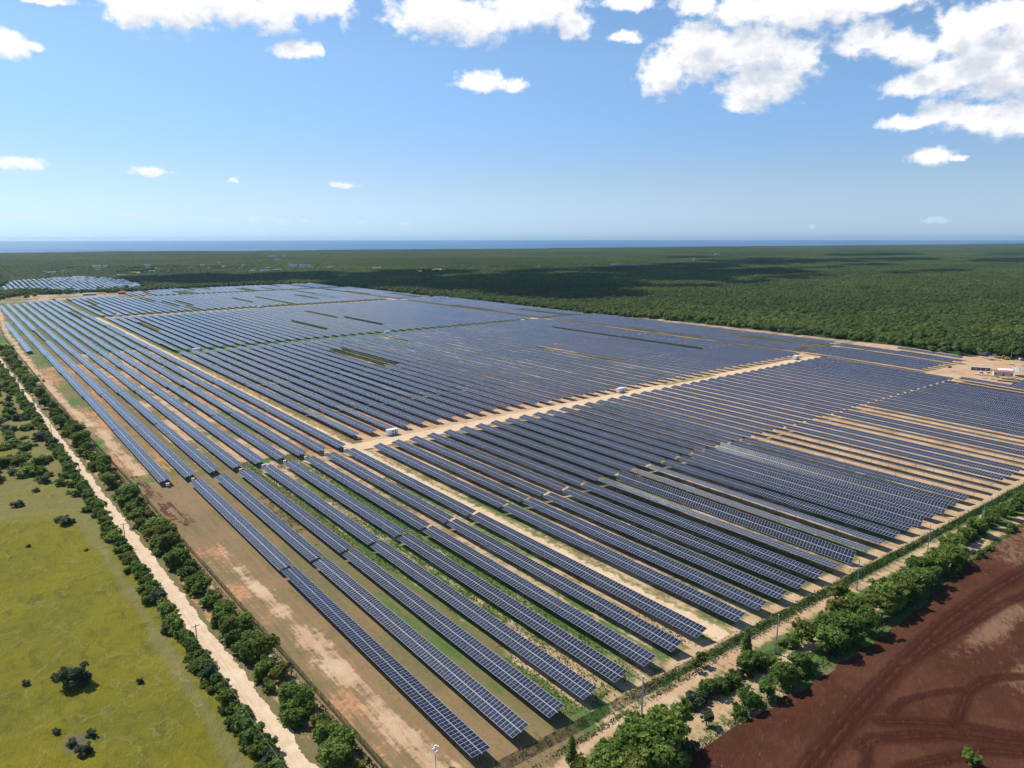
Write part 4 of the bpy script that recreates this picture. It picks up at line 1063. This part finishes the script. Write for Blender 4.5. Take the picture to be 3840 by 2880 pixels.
# ------------------------------------------------------------------ poles and cables
def wood_pole(x, y, label, h=8.3):
    root = empty('utility_pole', (x, y, tz(x, y)), R(3)); tag(root, label, 'utility pole', 'wooden poles along the dirt road')
    mb = MB(); mb.tube((0, 0, -.3), (0, 0, h), .16, .11, 8); mb.build('pole', WOOD, root)
    mb = MB(); mb.box((0, -.16, h - .5), (2.1, .12, .14)); mb.build('crossarm', WOOD, root)
    for q in (-.9, 0, .9):
        mb = MB(); mb.tube((q, -.16, h - .43), (q, -.16, h - .2), .06, .04, 6); mb.build('insulator', WHITE, root)
PW = [(39.8, 96), (38.9, 181.1), (37.4, 266.7), (35.0, 352), (33.4, 440.3), (32.2, 514.8), (30.1, 600.4), (27.9, 679.5)]
for i, (x, y) in enumerate(PW):
    if i: wood_pole(x, y, 'dark wooden pole with crossarm left of the dirt road, %s from the bottom' % ordinal(i))
for q in (-.9, .9):
    mb = MB()
    for (ax, ay), (bx, by) in zip(PW[:-1], PW[1:]):
        pr = None
        for t in np.linspace(0, 1, 9):
            c = Vector((ax + (bx - ax) * t + q, ay + (by - ay) * t - .16, 8.1 - 1.3 * 4 * t * (1 - t)))
            if pr: mb.tube(pr, c, .022, n=4, cap=False)
            pr = c
    tag(mb.build('power_line', WIRE), 'thin sagging power cable on the wooden poles, %s side' % ('pasture' if q < 0 else 'road'), 'cable', 'cables along the dirt road')
def concrete_pole(x, y, label, h):
    root = empty('concrete_pole', (x, y, tz(x, y)), R(20)); tag(root, label, 'utility pole', 'concrete poles along the lane')
    mb = MB(); mb.box((0, 0, h / 2 - .2), (.46, .36, h + .4), taper=.5); mb.build('shaft', CONC, root)
    mb = MB(); mb.box((0, 0, h + .06), (.3, .24, .1)); mb.build('cap', WHITE, root)
for i, (x, y, h) in enumerate([(110.9, 93.6, 9.5), (156.1, 88.2, 11), (207.4, 92.4, 10.5), (254.5, 91, 10.5), (293.5, 87.6, 10.5)]):
    concrete_pole(x, y, 'bare pale concrete pole beside the twin-rut track, %s from the camera' % ordinal(i + 1), h)
# floodlight masts
def height_at(x, y, py):
    lo, hi = -5.0, 40.0
    for _ in range(50):
        z = (lo + hi) / 2
        if project(x, y, z)[1] > py: lo = z
        else: hi = z
    return lo
def mast(x, y, h, label, trailer):
    root = empty('floodlight_mast', (x, y, 0)); tag(root, label, 'floodlight', 'floodlight masts')
    mb = MB(); mb.tube((0, 0, -.2), (0, 0, h), .09, .06, 8); mb.build('mast', STEEL, root)
    mb = MB(); mb.box((0, 0, h), (1.5, .1, .1)); mb.box((0, 0, h - .8), (.1, .1, .3)); mb.build('bracket', STEEL, root)
    for q, z in ((-.5, .1), (.5, .1), (0, .55), (.12, -.85)):
        mb = MB(); mb.box((q, -.12, h + z), (.5, .22, .42), M=None); mb.build('lamp_head', WHITE, root)
    if trailer:
        mb = MB(); mb.box((0, 0, .85), (1.5, 2.6, .9)); mb.box((0, 0, 1.4), (1.1, 1.8, .3)); mb.box((0, -1.8, .55), (.12, 1.2, .12)); mb.build('trailer_body', REDP, root)
        for q in (-.8, .8):
            mb = MB(); mb.tube((q - .12, 0, .35), (q + .12, 0, .35), .35, n=12); mb.build('wheel', BLACK, root)
mast(64.2, 106.2, height_at(64.2, 106.2, 2806), 'slim mast with white floodlight heads beside the nearest fence corner', False)
mast(47.1, 627.5, height_at(47.1, 627.5, 1392), 'mobile light tower on a red trailer on the sandy track', True)
mast(50.6, 459, height_at(50.6, 459, 1574), 'thin bare-looking light mast beside the sandy track inside the fence', False)

# ------------------------------------------------------------------ inverter stations
def inverter(x, y, label, s=1.0):
    root = empty('inverter_station', (x, y, tz(x, y))); tag(root, label, 'inverter station', 'white inverter containers'); root.scale = (s, s, s)
    Lx, Ly, H = 6.3, 2.6, 2.9
    mb = MB(); mb.box((0, 0, .15), (Lx + .2, Ly + .2, .45)); mb.build('plinth', GREYD, root)
    mb = MB(); mb.box((0, 0, .375 + H / 2), (Lx, Ly, H))
    for q in np.arange(-Lx / 2 + .2, Lx / 2, .42): mb.box((q, Ly / 2 + .02, .375 + H / 2), (.18, .05, H - .3))
    for q in np.arange(-Ly / 2 + .2, Ly / 2, .42): mb.box((-Lx / 2 - .02, q, .375 + H / 2), (.05, .18, H - .3)); mb.box((Lx / 2 + .02, q, .375 + H / 2), (.05, .18, H - .3))
    mb.build('body', WHITE, root)
    mb = MB(); mb.box((0, 0, .375 + H + .05), (Lx + .12, Ly + .12, .1)); mb.build('roof', WHITE, root)
    for i, q in enumerate((-2.3, -1.35, 1.0, 2.35)):
        mb = MB(); mb.box((q, -Ly / 2 - .03, .375 + H / 2), (.85, .06, H - .5)); d_ = mb.build('door', WHITE, root)
        mb = MB(); mb.box((q + .3, -Ly / 2 - .08, 1.5), (.05, .06, .3)); mb.build('handle', GREYD, d_)
    for q in (-.15, 1.55):
        for z in (1.05, 2.35):
            mb = MB(); mb.box((q, -Ly / 2 - .02, z), (.75, .08, .95))
            for t in np.arange(-.35, .4, .14): mb.box((q, -Ly / 2 - .075, z + t), (.68, .04, .05))
            mb.build('vent', GREYD, root)
for x, y, l in [(180, 334.4, 'white inverter container at the junction of service and cross road'), (357, 331.6, 'white inverter container halfway along the cross road'), (577, 329.5, 'white inverter container at the far end of the cross road'),
                (175.7, 704, 'white inverter container behind the left end of the middle block'), (377, 704, 'white inverter container in the gap behind the middle block'), (566, 697, 'white inverter container near the long cross track at the back'), (176.5, 1086, 'white inverter container in front of the third block'), (366, 1083, 'white inverter container between second and third block'), (139, 1452, 'small white cabin at the far end of the service road')]:
    inverter(x, y, l)
# combiner boxes at the row ends
def combiner_mesh():
    a = MB(); a.box((0, 0, 1.25), (1.25, .5, 1.05)); a.box((0, -.27, 1.25), (1.1, .04, .9)); b = MB()
    for q in (-.5, .5): b.box((q, 0, .36), (.09, .4, .72))
    c = MB(); c.box((0, 0, 1.82), (1.4, .75, .06)); return a.mesh('box', WHITE), b.mesh('legs', STEEL), c.mesh('lid', WHITE)
cb = combiner_mesh()
def combiner(x, y, label):
    root = empty('combiner_box', (x, y, tz(x, y))); tag(root, label, 'electrical box', 'white boxes at the row ends')
    link('cabinet', cb[0], root); link('stand', cb[1], root); link('lid', cb[2], root)
for k in (-1, 0, 2, 3, 4, 5, 6, 7):
    combiner(73.9 + 10.31 * k, 321.0, 'white box on legs in the row gap, under the %s row from the dirt road' % ordinal(k + 2))
for j in (0, 3, 5, 6, 8, 9, 11, 13, 15, 17, 19, 21, 24, 26, 28, 30, 32, 34, 36, 38):
    combiner(xm(j) + .9, (337.4 if j < 12 else 333.4), 'white box on legs at the cross road, end of the %s row behind it' % ordinal(j + 1))

# ------------------------------------------------------------------ vehicles
def wheel(root, x, y, r, w_):
    mb = MB(); mb.tube((x - w_ / 2, y, r), (x + w_ / 2, y, r), r, n=14); t = mb.build('wheel', BLACK, root)
    mb = MB(); mb.tube((x - w_ / 2 - .02, y, r), (x + w_ / 2 + .02, y, r), r * .55, n=10); mb.build('rim', STEEL, t)
def car(x, y, rz, label, paint, pickup=False, name='parked_car', cat='car'):
    root = empty(name, (x, y, .06), rz); tag(root, label, cat)
    bm_ = bmesh.new()
    prof = [(-2.45, .45), (-2.45, .95), (-2.3, 1.02), (-.75, 1.08), (-.35, 1.1), (2.2, 1.0), (2.5, .9), (2.55, .45)] if pickup else [(-2.2, .4), (-2.25, .9), (-2.0, 1.0), (1.1, 1.0), (2.1, .88), (2.25, .4)]
    L_ = [bm_.verts.new((-.9, a, b)) for a, b in prof]; R_ = [bm_.verts.new((.9, a, b)) for a, b in prof]
    n_ = len(prof)
    bm_.faces.new(L_); bm_.faces.new(R_[::-1])
    for i in range(n_): bm_.faces.new((L_[i], R_[i], R_[(i + 1) % n_], L_[(i + 1) % n_])[::-1])
    bmesh.ops.recalc_face_normals(bm_, faces=bm_.faces)
    bmesh.ops.bevel(bm_, geom=bm_.edges[:], offset=.07, segments=2, affect='EDGES')
    me = bpy.data.meshes.new('car body'); bm_.to_mesh(me); bm_.free(); me.materials.append(paint); link('body', me, root)
    y0, y1 = (-.55, 1.25) if pickup else (-1.7, .9)
    mb = MB(); mb.quad([(-.82, y0, 1.05), (.82, y0, 1.05), (.68, y0 + .2, 1.72), (-.68, y0 + .2, 1.72)]); mb.quad([(.82, y1 + .5, 1.0), (-.82, y1 + .5, 1.0), (-.68, y1 - .2, 1.72), (.68, y1 - .2, 1.72)])
    mb.quad([(.82, y0, 1.05), (.82, y1 + .5, 1.0), (.68, y1 - .2, 1.72), (.68, y0 + .2, 1.72)]); mb.quad([(-.82, y1 + .5, 1.0), (-.82, y0, 1.05), (-.68, y0 + .2, 1.72), (-.68, y1 - .2, 1.72)])
    mb.build('windows', GLASSD, root)
    mb = MB(); mb.box((0, (y0 + y1) / 2, 1.75), (1.38, y1 - y0 - .35, .07)); mb.build('roof', paint, root)
    if pickup:
        mb = MB(); mb.box((0, -1.55, 1.085), (1.5, 1.5, .03)); mb.build('load_bed', GREYD, root)
    for sx_ in (-.82, .82):
        for sy_ in (-1.45, 1.45): wheel(root, sx_, sy_, .36, .24)
    for sx_ in (-.65, .65):
        mb = MB(); mb.box((sx_, prof[-1][0] - .02, .78), (.35, .1, .16)); mb.build('headlight', WHITE, root)
car(31.6, 596, R(2), 'white pickup with dark load bed driving on the pale dirt road', WHITE, True, 'pickup_truck', 'pickup')
car(629.3, 203.5, R(70), 'white car parked beside the blue containers, nearer one', WHITE)
car(632.5, 199.5, R(75), 'white car parked beside the blue containers, closer to the red roof', WHITE)

# ------------------------------------------------------------------ construction yard at the far right
def container(x, y, rz, mat_, label, z=0):
    root = empty('site_container', (x, y, z), rz); tag(root, label, 'container', 'dark blue site containers')
    mb = MB(); mb.box((0, 0, 1.45), (6.1, 2.45, 2.6))
    for q in np.arange(-2.9, 3, .3): mb.box((q, -1.25, 1.45), (.14, .06, 2.4)); mb.box((q, 1.25, 1.45), (.14, .06, 2.4))
    mb.build('body', mat_, root); mb = MB(); mb.box((0, 0, 2.8), (6.15, 2.5, .1)); mb.build('roof', GREYW, root)
    for q in (-1.6, 1.4):
        mb = MB(); mb.box((q, -1.3, 1.7), (1.0, .06, .8)); f_ = mb.build('window', WHITE, root); mb = MB(); mb.box((q, -1.335, 1.7), (.85, .04, .66)); mb.build('pane', GLASSD, f_)
    mb = MB(); mb.box((0, -1.3, 1.25), (.9, .06, 2.1)); mb.build('door', GREYW, root)
container(642.5, 211.5, R(-62), BLUEC, 'dark blue site container, left one of the pair in the yard')
container(645.6, 205.6, R(-62), BLUEC, 'dark blue site container, right one of the pair in the yard')
def shed(x, y, rz, d, wall, roof, label, name='shed', cat='shed', group=None):
    root = empty(name, (x, y, 0), rz); tag(root, label, cat, group); lx, ly, h = d
    mb = MB(); mb.box((0, 0, h / 2), (lx, ly, h)); mb.build('wall', wall, root)
    mb = MB(); e = .4; rh = h + ly * .16
    mb.quad([(-lx / 2 - e, -ly / 2 - e, h + .02), (lx / 2 + e, -ly / 2 - e, h + .02), (lx / 2 + e, 0, rh), (-lx / 2 - e, 0, rh)]); mb.quad([(lx / 2 + e, ly / 2 + e, h + .02), (-lx / 2 - e, ly / 2 + e, h + .02), (-lx / 2 - e, 0, rh), (lx / 2 + e, 0, rh)])
    mb.quad([(-lx / 2, -ly / 2, h), (-lx / 2, 0, rh - .05), (-lx / 2, ly / 2, h)]); mb.quad([(lx / 2, ly / 2, h), (lx / 2, 0, rh - .05), (lx / 2, -ly / 2, h)])
    mb.build('roof', roof, root)
    for i, q in enumerate(np.linspace(-lx / 2 + 1.2, lx / 2 - 1.2, max(2, int(lx / 3.2)))):
        if i % 3 == 1:
            mb = MB(); mb.box((q, -ly / 2 - .03, 1.1), (1.2, .08, 2.2)); mb.build('door', GREYD, root)
        else:
            mb = MB(); mb.box((q, -ly / 2 - .03, min(1.7, h * .6)), (1.2, .08, .9)); f_ = mb.build('window', GREYD, root)
    return root
shed(633.5, 189.8, R(-62), (12.5, 6.5, 3.4), GREYW, REDROOF, 'grey shed with rusty red roof in the sandy yard', 'site_shed')
shed(644.5, 192.2, R(-62), (9, 6, 3.2), GREYW, WHITE, 'shed with white roof behind the red-roofed shed', 'site_shed')
def excavator(x, y, rz, paint, label, s=1.0):
    root = empty('excavator', (x, y, 0), rz); root.scale = (s, s, s); tag(root, label, 'excavator', 'machines in the yard')
    for q in (-.95, .95):
        mb = MB(); mb.box((q, 0, .45), (.55, 3.0, .7)); mb.tube((q - .27, 1.5, .45), (q + .27, 1.5, .45), .35, n=10); mb.tube((q - .27, -1.5, .45), (q + .27, -1.5, .45), .35, n=10); mb.build('track', BLACK, root)
    mb = MB(); mb.box((0, -.4, 1.45), (2.3, 2.8, .95)); mb.box((.3, -1.2, 2.1), (1.5, 1.1, .5)); mb.build('body', paint, root)
    mb = MB(); mb.box((-.65, .45, 2.3), (.95, 1.3, 1.2)); cbn = mb.build('cab', paint, root); mb = MB(); mb.box((-.65, .5, 2.4), (1.0, 1.2, .8)); mb.build('windows', GLASSD, cbn)
    mb = MB(); mb.tube((.2, .8, 1.6), (.2, 3.2, 3.9), .25, .2, 6); mb.build('boom', paint, root)
    mb = MB(); mb.tube((.2, 3.2, 3.9), (.2, 4.8, 1.9), .2, .14, 6); mb.build('dipper_arm', paint, root)
    mb = MB(); mb.box((.2, 4.9, 1.4), (.9, .8, .8), taper=.7); mb.build('bucket', GREYD, root)
excavator(651.5, 193.5, R(-150), ORANGE, 'orange excavator next to the white-roofed shed')
excavator(657.5, 192, R(-110), WHITE, 'pale small excavator right of the orange excavator', .8)
excavator(719.5, 214, R(60), YELLOW, 'yellow excavator by the trees at the back of the yard', 1.1)
excavator(638, 229, R(40), simple('dull machine paint', (.25, .17, .14), .6), 'small brown digger alone on the open sand of the yard', .7)
def truck(x, y, rz, label):
    root = empty('truck', (x, y, 0), rz); tag(root, label, 'truck', 'machines in the yard')
    mb = MB(); mb.box((0, -1.4, 2.3), (2.4, 5.6, 2.4)); mb.build('cargo_box', BLUEC, root)
    mb = MB(); mb.box((0, 2.5, 1.8), (2.3, 1.9, 2.1), taper=.92); c_ = mb.build('cab', simple('blue cab paint', (.05, .13, .32), .4), root)
    mb = MB(); mb.box((0, 3.42, 2.2), (2.0, .06, .8)); mb.build('windscreen', GLASSD, c_)
    mb = MB(); mb.box((0, 0, .95), (2.2, 7.4, .25)); mb.build('chassis', GREYD, root)
    for q in (-1, 1):
        for yy in (-3, -1.8, 2.4): wheel(root, q, yy, .5, .3)
truck(731, 233, R(-100), 'dark blue box truck parked by the trees at the yard edge')
for i, (x, y, rz, l) in enumerate([(735, 239, 80, 'stack of timber planks by the trees, left of the blue truck'), (733.6, 228, 75, 'stack of timber planks by the trees, right of the blue truck'), (724, 205, 85, 'stack of timber planks near the yellow excavator'), (646, 200.5, 30, 'heap of reddish pallets between containers and sheds')]):
    root = empty('timber_stack', (x, y, 0), R(rz)); tag(root, l, 'timber stack', 'timber stacks in the yard')
    for k in range(4):
        mb = MB(); mb.box((random.uniform(-.3, .3), 0, .25 + k * .42), (5.5 - k * .5, 2.0 - .2 * k, .36)); mb.build('plank_layer', WOOD if i < 3 else REDROOF, root)
mb = MB(); r_ = random.Random(4); ring = 26
GRAV = simple('grey gravel', (.38, .37, .35), .95, 0, .1, .25, 2.5)
Vr = [[(rad * (1 + .12 * r_.uniform(-1, 1)) * math.cos(6.283 * i / ring) * 1.35, rad * math.sin(6.283 * i / ring), 3.0 * (1 - rad / 5) ** 1.15 + .1 * r_.uniform(-1, 1) * (rad < 5)) for i in range(ring)] for rad in (5, 3.9, 2.8, 1.7, .7)]
for a, b in zip(Vr[:-1], Vr[1:]):
    for i in range(ring): mb.quad([a[i], a[(i + 1) % ring], b[(i + 1) % ring], b[i]])
mb.quad(Vr[-1])
tag(mb.build('gravel_heap', GRAV, None, (668, 190, 0), (0, 0, R(30))), 'grey heap of gravel on the right of the sandy yard', 'gravel heap')
root = empty('lamp_post', (737.6, 216.3, 0)); tag(root, 'thin grey lamp post at the trees behind the yard', 'lamp post')
mb = MB(); mb.tube((0, 0, 0), (0, 0, 9), .13, .08, 8); mb.build('pole', CONC, root); mb = MB(); mb.box((-.6, 0, 9), (1.3, .25, .14)); mb.build('lamp_head', WHITE, root)
root = empty('water_tank', (722.5, 205, 0)); tag(root, 'small pale blue tank at the back of the yard', 'tank')
mb = MB(); mb.tube((0, 0, .3), (0, 0, 2.2), 1.0, n=16); mb.build('drum', simple('pale blue plastic', (.30, .42, .52), .5), root); mb = MB(); mb.tube((0, 0, 2.2), (0, 0, 2.45), .95, .35, n=16); mb.build('lid', WHITE, root)

# ------------------------------------------------------------------ town in the forest and on the far side
def building(x, y, lx, ly, h, wall, label, fl=3, rz=0, roof=None, nx=4, name='far_building', base=0):
    root = empty(name, (x, y, base), R(rz)); tag(root, label, 'building', 'buildings in the far forest')
    mb = MB(); mb.box((0, 0, h / 2), (lx, ly, h)); mb.build('wall', wall, root)
    mb = MB(); mb.box((0, 0, h + .2), (lx + .5, ly + .5, .4)); mb.box((lx * .2, 0, h + .9), (lx * .2, ly * .4, 1.2)); mb.build('roof', roof or GREYW, root)
    fh = h / fl
    for f in range(fl):
        for q in np.linspace(-lx / 2 + lx / nx / 2, lx / 2 - lx / nx / 2, nx):
            mb = MB(); mb.box((q, -ly / 2 - .05, f * fh + fh * .55), (lx / nx * .42, .14, fh * .36)); mb.build('window', GLASSD, root)
building(530.7, 2640, 17, 14, 15, WHITER, 'white four-storey tower block in the clearing left of centre', 4, -12, nx=3, base=2)
building(593.9, 2345, 13, 10, 13, OCHRE, 'narrow ochre house standing in the forest clearing', 3, -12, nx=2, base=3)
for i, (x, y, lx, h, l) in enumerate([(922, 2390, 9, 13, 'white apartment block at the left end of the group'), (915, 2335, 17, 12.5, 'white apartment block in the middle of the group'), (941, 2330, 20, 13, 'long white apartment block at the right of the group'), (958, 2318, 15, 11, 'lower white apartment wing at the right end')]):
    building(x, y, lx, 10, h, WHITER, l, 4, -22, nx=max(2, int(lx / 4)), base=4)
building(984, 2205, 15, 11, 10, WHITER, 'white villa alone in the forest right of the apartments', 3, -22, nx=3, base=3)
building(1094, 2093, 24, 12, 6, WHITER, 'low white house farther right at the forest clearing', 1, -25, nx=4, base=4.5)
building(789, 2232, 13, 12, 9, OCHRE, 'ochre house with flat roof left of the white apartments', 2, -20, nx=3, base=4)
building(742, 2128, 27, 12, 7, WHITER, 'long low white hall in front of the ochre house', 1, -20, nx=5, base=4)
building(794, 2162, 26, 12, 6, GREYW, 'long grey hall right of the white hall', 1, -20, nx=5, base=4)
building(700, 2108, 15, 10, 9, WHITER, 'white hall at the right side of the dark wood', 2, -18, nx=3, base=3)
building(461, 2100, 36, 13, 6, CREAM, 'long shed under a red roof at the wood edge', 1, -12, REDROOF, 8, base=4)
building(420, 2105, 30, 12, 5.5, GREYW, 'grey long shed left of the red-roofed shed', 1, -12, nx=6, base=4)
building(361, 2119, 20, 12, 6, CREAM, 'cream shed above the separate solar field', 1, -10, nx=4, base=4)
building(231, 2386, 22, 12, 7, WHITER, 'white low house behind the separate solar field', 1, -5, nx=4, base=4)
building(222, 2450, 9, 8, 7, OCHRE, 'tiny ochre house beside the white low house', 1, -5, nx=2, base=4)
building(271, 2482, 10, 9, 7, WHITER, 'small white house behind the low white house', 1, -6, nx=2, base=4)
building(370, 2535, 15, 9, 6, CREAM, 'cream house in the left clearing', 1, -8, nx=3, base=4)
building(415, 2870, 26, 12, 6, WHITER, 'row of white houses at the far left clearing', 1, -8, nx=6, base=4)
building(437, 2840, 16, 12, 6, CREAM, 'cream house right of the white house row', 1, -8, nx=4, base=4)
building(752, 2563, 12, 10, 6, WHITER, 'little white house left of the right clearing', 1, -15, nx=3, base=4)
building(829, 2584, 12, 10, 7, GREYW, 'little grey house in the right clearing', 1, -15, nx=3, base=4)
building(727, 2724, 16, 10, 6, CREAM, 'cream house at the top of the clearing', 1, -14, nx=3, base=4)
building(829, 2868, 12, 10, 7, WHITER, 'small white house far beyond the clearing', 1, -15, nx=3, base=4)
building(1152, 3131, 22, 12, 8, WHITER, 'white house far in the forest left of centre', 2, -20, nx=4, base=4)
building(1326, 3680, 40, 14, 9, WHITER, 'far white hotel wing close to the coast', 2, -20, nx=6, base=4)
building(1385, 3660, 16, 14, 13, WHITER, 'far white block beside the hotel wing', 3, -20, nx=3, base=4)
building(1843, 1746, 40, 18, 8, GREYW, 'pale long building in the dark forest right of centre', 1, -45, nx=6, base=5)
building(1878, 1722, 34, 16, 7, CREAM, 'cream long building between two pale ones in the dark forest', 1, -45, REDROOF, 6, base=5)
building(1928, 1731, 28, 16, 8, CREAM, 'cream building at the right of the dark forest group', 1, -45, REDROOF, 5, base=5)
building(1590, 1865, 14, 10, 7, CREAM, 'single cream house with red roof before the dark forest', 1, -40, REDROOF, 3, base=5)
building(3407, 2470, 26, 14, 10, WHITER, 'small white building far off in the right forest', 2, -50, nx=4, base=4)
building(2497, 1924, 8, 8, 13, WHITER, 'slim white water tower in the dark forest', 3, -50, nx=2, base=4)
root = empty('lattice_mast', (388, 2440, 0)); tag(root, 'tall thin lattice mast above the wood at left', 'radio mast')
mb = MB()
for i in range(3):
    a = i * 2.094; mb.tube((1.6 * math.cos(a), 1.6 * math.sin(a), 0), (.3 * math.cos(a), .3 * math.sin(a), 34), .22, .12, 5)
    for k in range(8):
        r0_, r1_ = 1.6 - 1.3 * k / 8, 1.6 - 1.3 * (k + 1) / 8; b = a + 2.094
        mb.tube((r0_ * math.cos(a), r0_ * math.sin(a), 34 * k / 8), (r1_ * math.cos(b), r1_ * math.sin(b), 34 * (k + 1) / 8), .1, n=4)
mb.build('lattice', GREYD, root)
mb = MB(); mb.tube((.6, 0, 30), (.6, 0, 32), .5, n=8); mb.build('antenna', WHITE, root)
shed(205, 1535, R(-5), (22, 8, 3.5), GREYW, GREYW, 'grey long shed at the far end of the plant', 'far_shed', 'shed', 'sheds at the far end')
shed(258, 1528, R(-8), (13, 8, 4), REDROOF, REDROOF, 'small red shed at the far end of the plant', 'far_shed', 'shed', 'sheds at the far end')

# ------------------------------------------------------------------ haze
mt = bpy.data.materials.new('haze air'); mt.use_nodes = True; nt = mt.node_tree; nt.nodes.clear()
o_ = nt.nodes.new('ShaderNodeOutputMaterial'); vp = nt.nodes.new('ShaderNodeVolumePrincipled')
vp.inputs['Color'].default_value = (.52, .78, 1.0, 1); vp.inputs['Density'].default_value = 3.0e-5; vp.inputs['Anisotropy'].default_value = .35
nt.links.new(vp.outputs[0], o_.inputs['Volume'])
mb = MB(); mb.box((2000, 2000, 57), (60000, 60000, 126)); tag(mb.build('haze', mt), 'thin blue air haze over the land and sea', 'haze', None, 'stuff')

# ------------------------------------------------------------------ cumulus overhead (above the frame): they shade parts of the forest
CLM = simple('cloud', (.92, .92, .93), 1.0, 0, 0, 0)
def cloud(px_, py_, rx, ry, seed, alt=2600):
    """flat-based heap of displaced lumps whose shadow falls around (px_, py_)"""
    r_ = np.random.default_rng(seed); V, F, o = [], [], 0
    cx, cy = px_ + SUN.x / SUN.z * alt, py_ + SUN.y / SUN.z * alt
    for i in range(int(14 + 10 * r_.random())):
        a, d = r_.random() * 6.283, math.sqrt(r_.random()) * .85
        R_ = (.20 + .22 * r_.random()) * min(rx, ry) * 1.1; ox, oy = cx + rx * d * math.cos(a), cy + ry * d * math.sin(a)
        m_, l_ = 22, 11
        ph = np.linspace(0, 2 * np.pi, m_, endpoint=False); th = np.linspace(0.02, np.pi - .02, l_ + 1); T_, H_ = np.meshgrid(th, ph, indexing='ij')
        dirs = np.stack([np.sin(T_) * np.cos(H_), np.sin(T_) * np.sin(H_), np.cos(T_)], -1)
        rad = R_ * (.75 + .5 * vnoise(H_ * 6 + i * 9, T_ * 7, 2.1, seed + i))[..., None]
        rad[:, :, 0] = R_ * (1 + .16 * np.sin(5 * H_ + i) * np.sin(T_) + .22 * np.sin(3 * H_ + 2 * T_ * 3 + i))
        v = dirs * rad * np.array([1.25, 1.25, .55]); v[..., 2] = np.maximum(v[..., 2], -.12 * R_)
        v += np.array([ox, oy, alt]); idx = np.arange(v[..., 0].size).reshape(v.shape[:2]) + o
        n2 = np.roll(idx, -1, 1)
        V.append(v.reshape(-1, 3)); F.append(np.stack([idx[:-1], idx[1:], n2[1:], n2[:-1]], -1).reshape(-1, 4)); o += v[..., 0].size
    return np.concatenate(V), np.concatenate(F)
V, F, o = [], [], 0
for i, (x, y, rx, ry) in enumerate([(560, 1890, 260, 210), (860, 1500, 210, 230), (960, 1100, 200, 190), (1180, 1380, 260, 210), (1050, 1820, 240, 150), (1500, 1250, 330, 170), (1480, 1640, 330, 120), (1900, 1230, 300, 130), (2100, 1620, 420, 150), (2700, 1640, 420, 170), (3300, 1500, 420, 170), (2500, 1250, 330, 80), (760, 1960, 160, 90), (3000, 2300, 500, 90), (4300, 2000, 600, 170), (3700, 1150, 420, 120), (2300, 900, 260, 60), (1750, 1480, 260, 140), (5200, 1500, 600, 140), (1700, 1000, 200, 60), (2900, 1900, 400, 90), (-300, 2300, 400, 200), (1350, 960, 220, 60)]):
    v, f = cloud(x, y, rx, ry, 300 + i); V.append(v); F.append(f + o); o += len(v)
tag(link('clouds', np_mesh('clouds', np.concatenate(V), np.concatenate(F), CLM, smooth=True)), 'white cumulus clouds drifting over the forest', 'clouds', None, 'stuff')
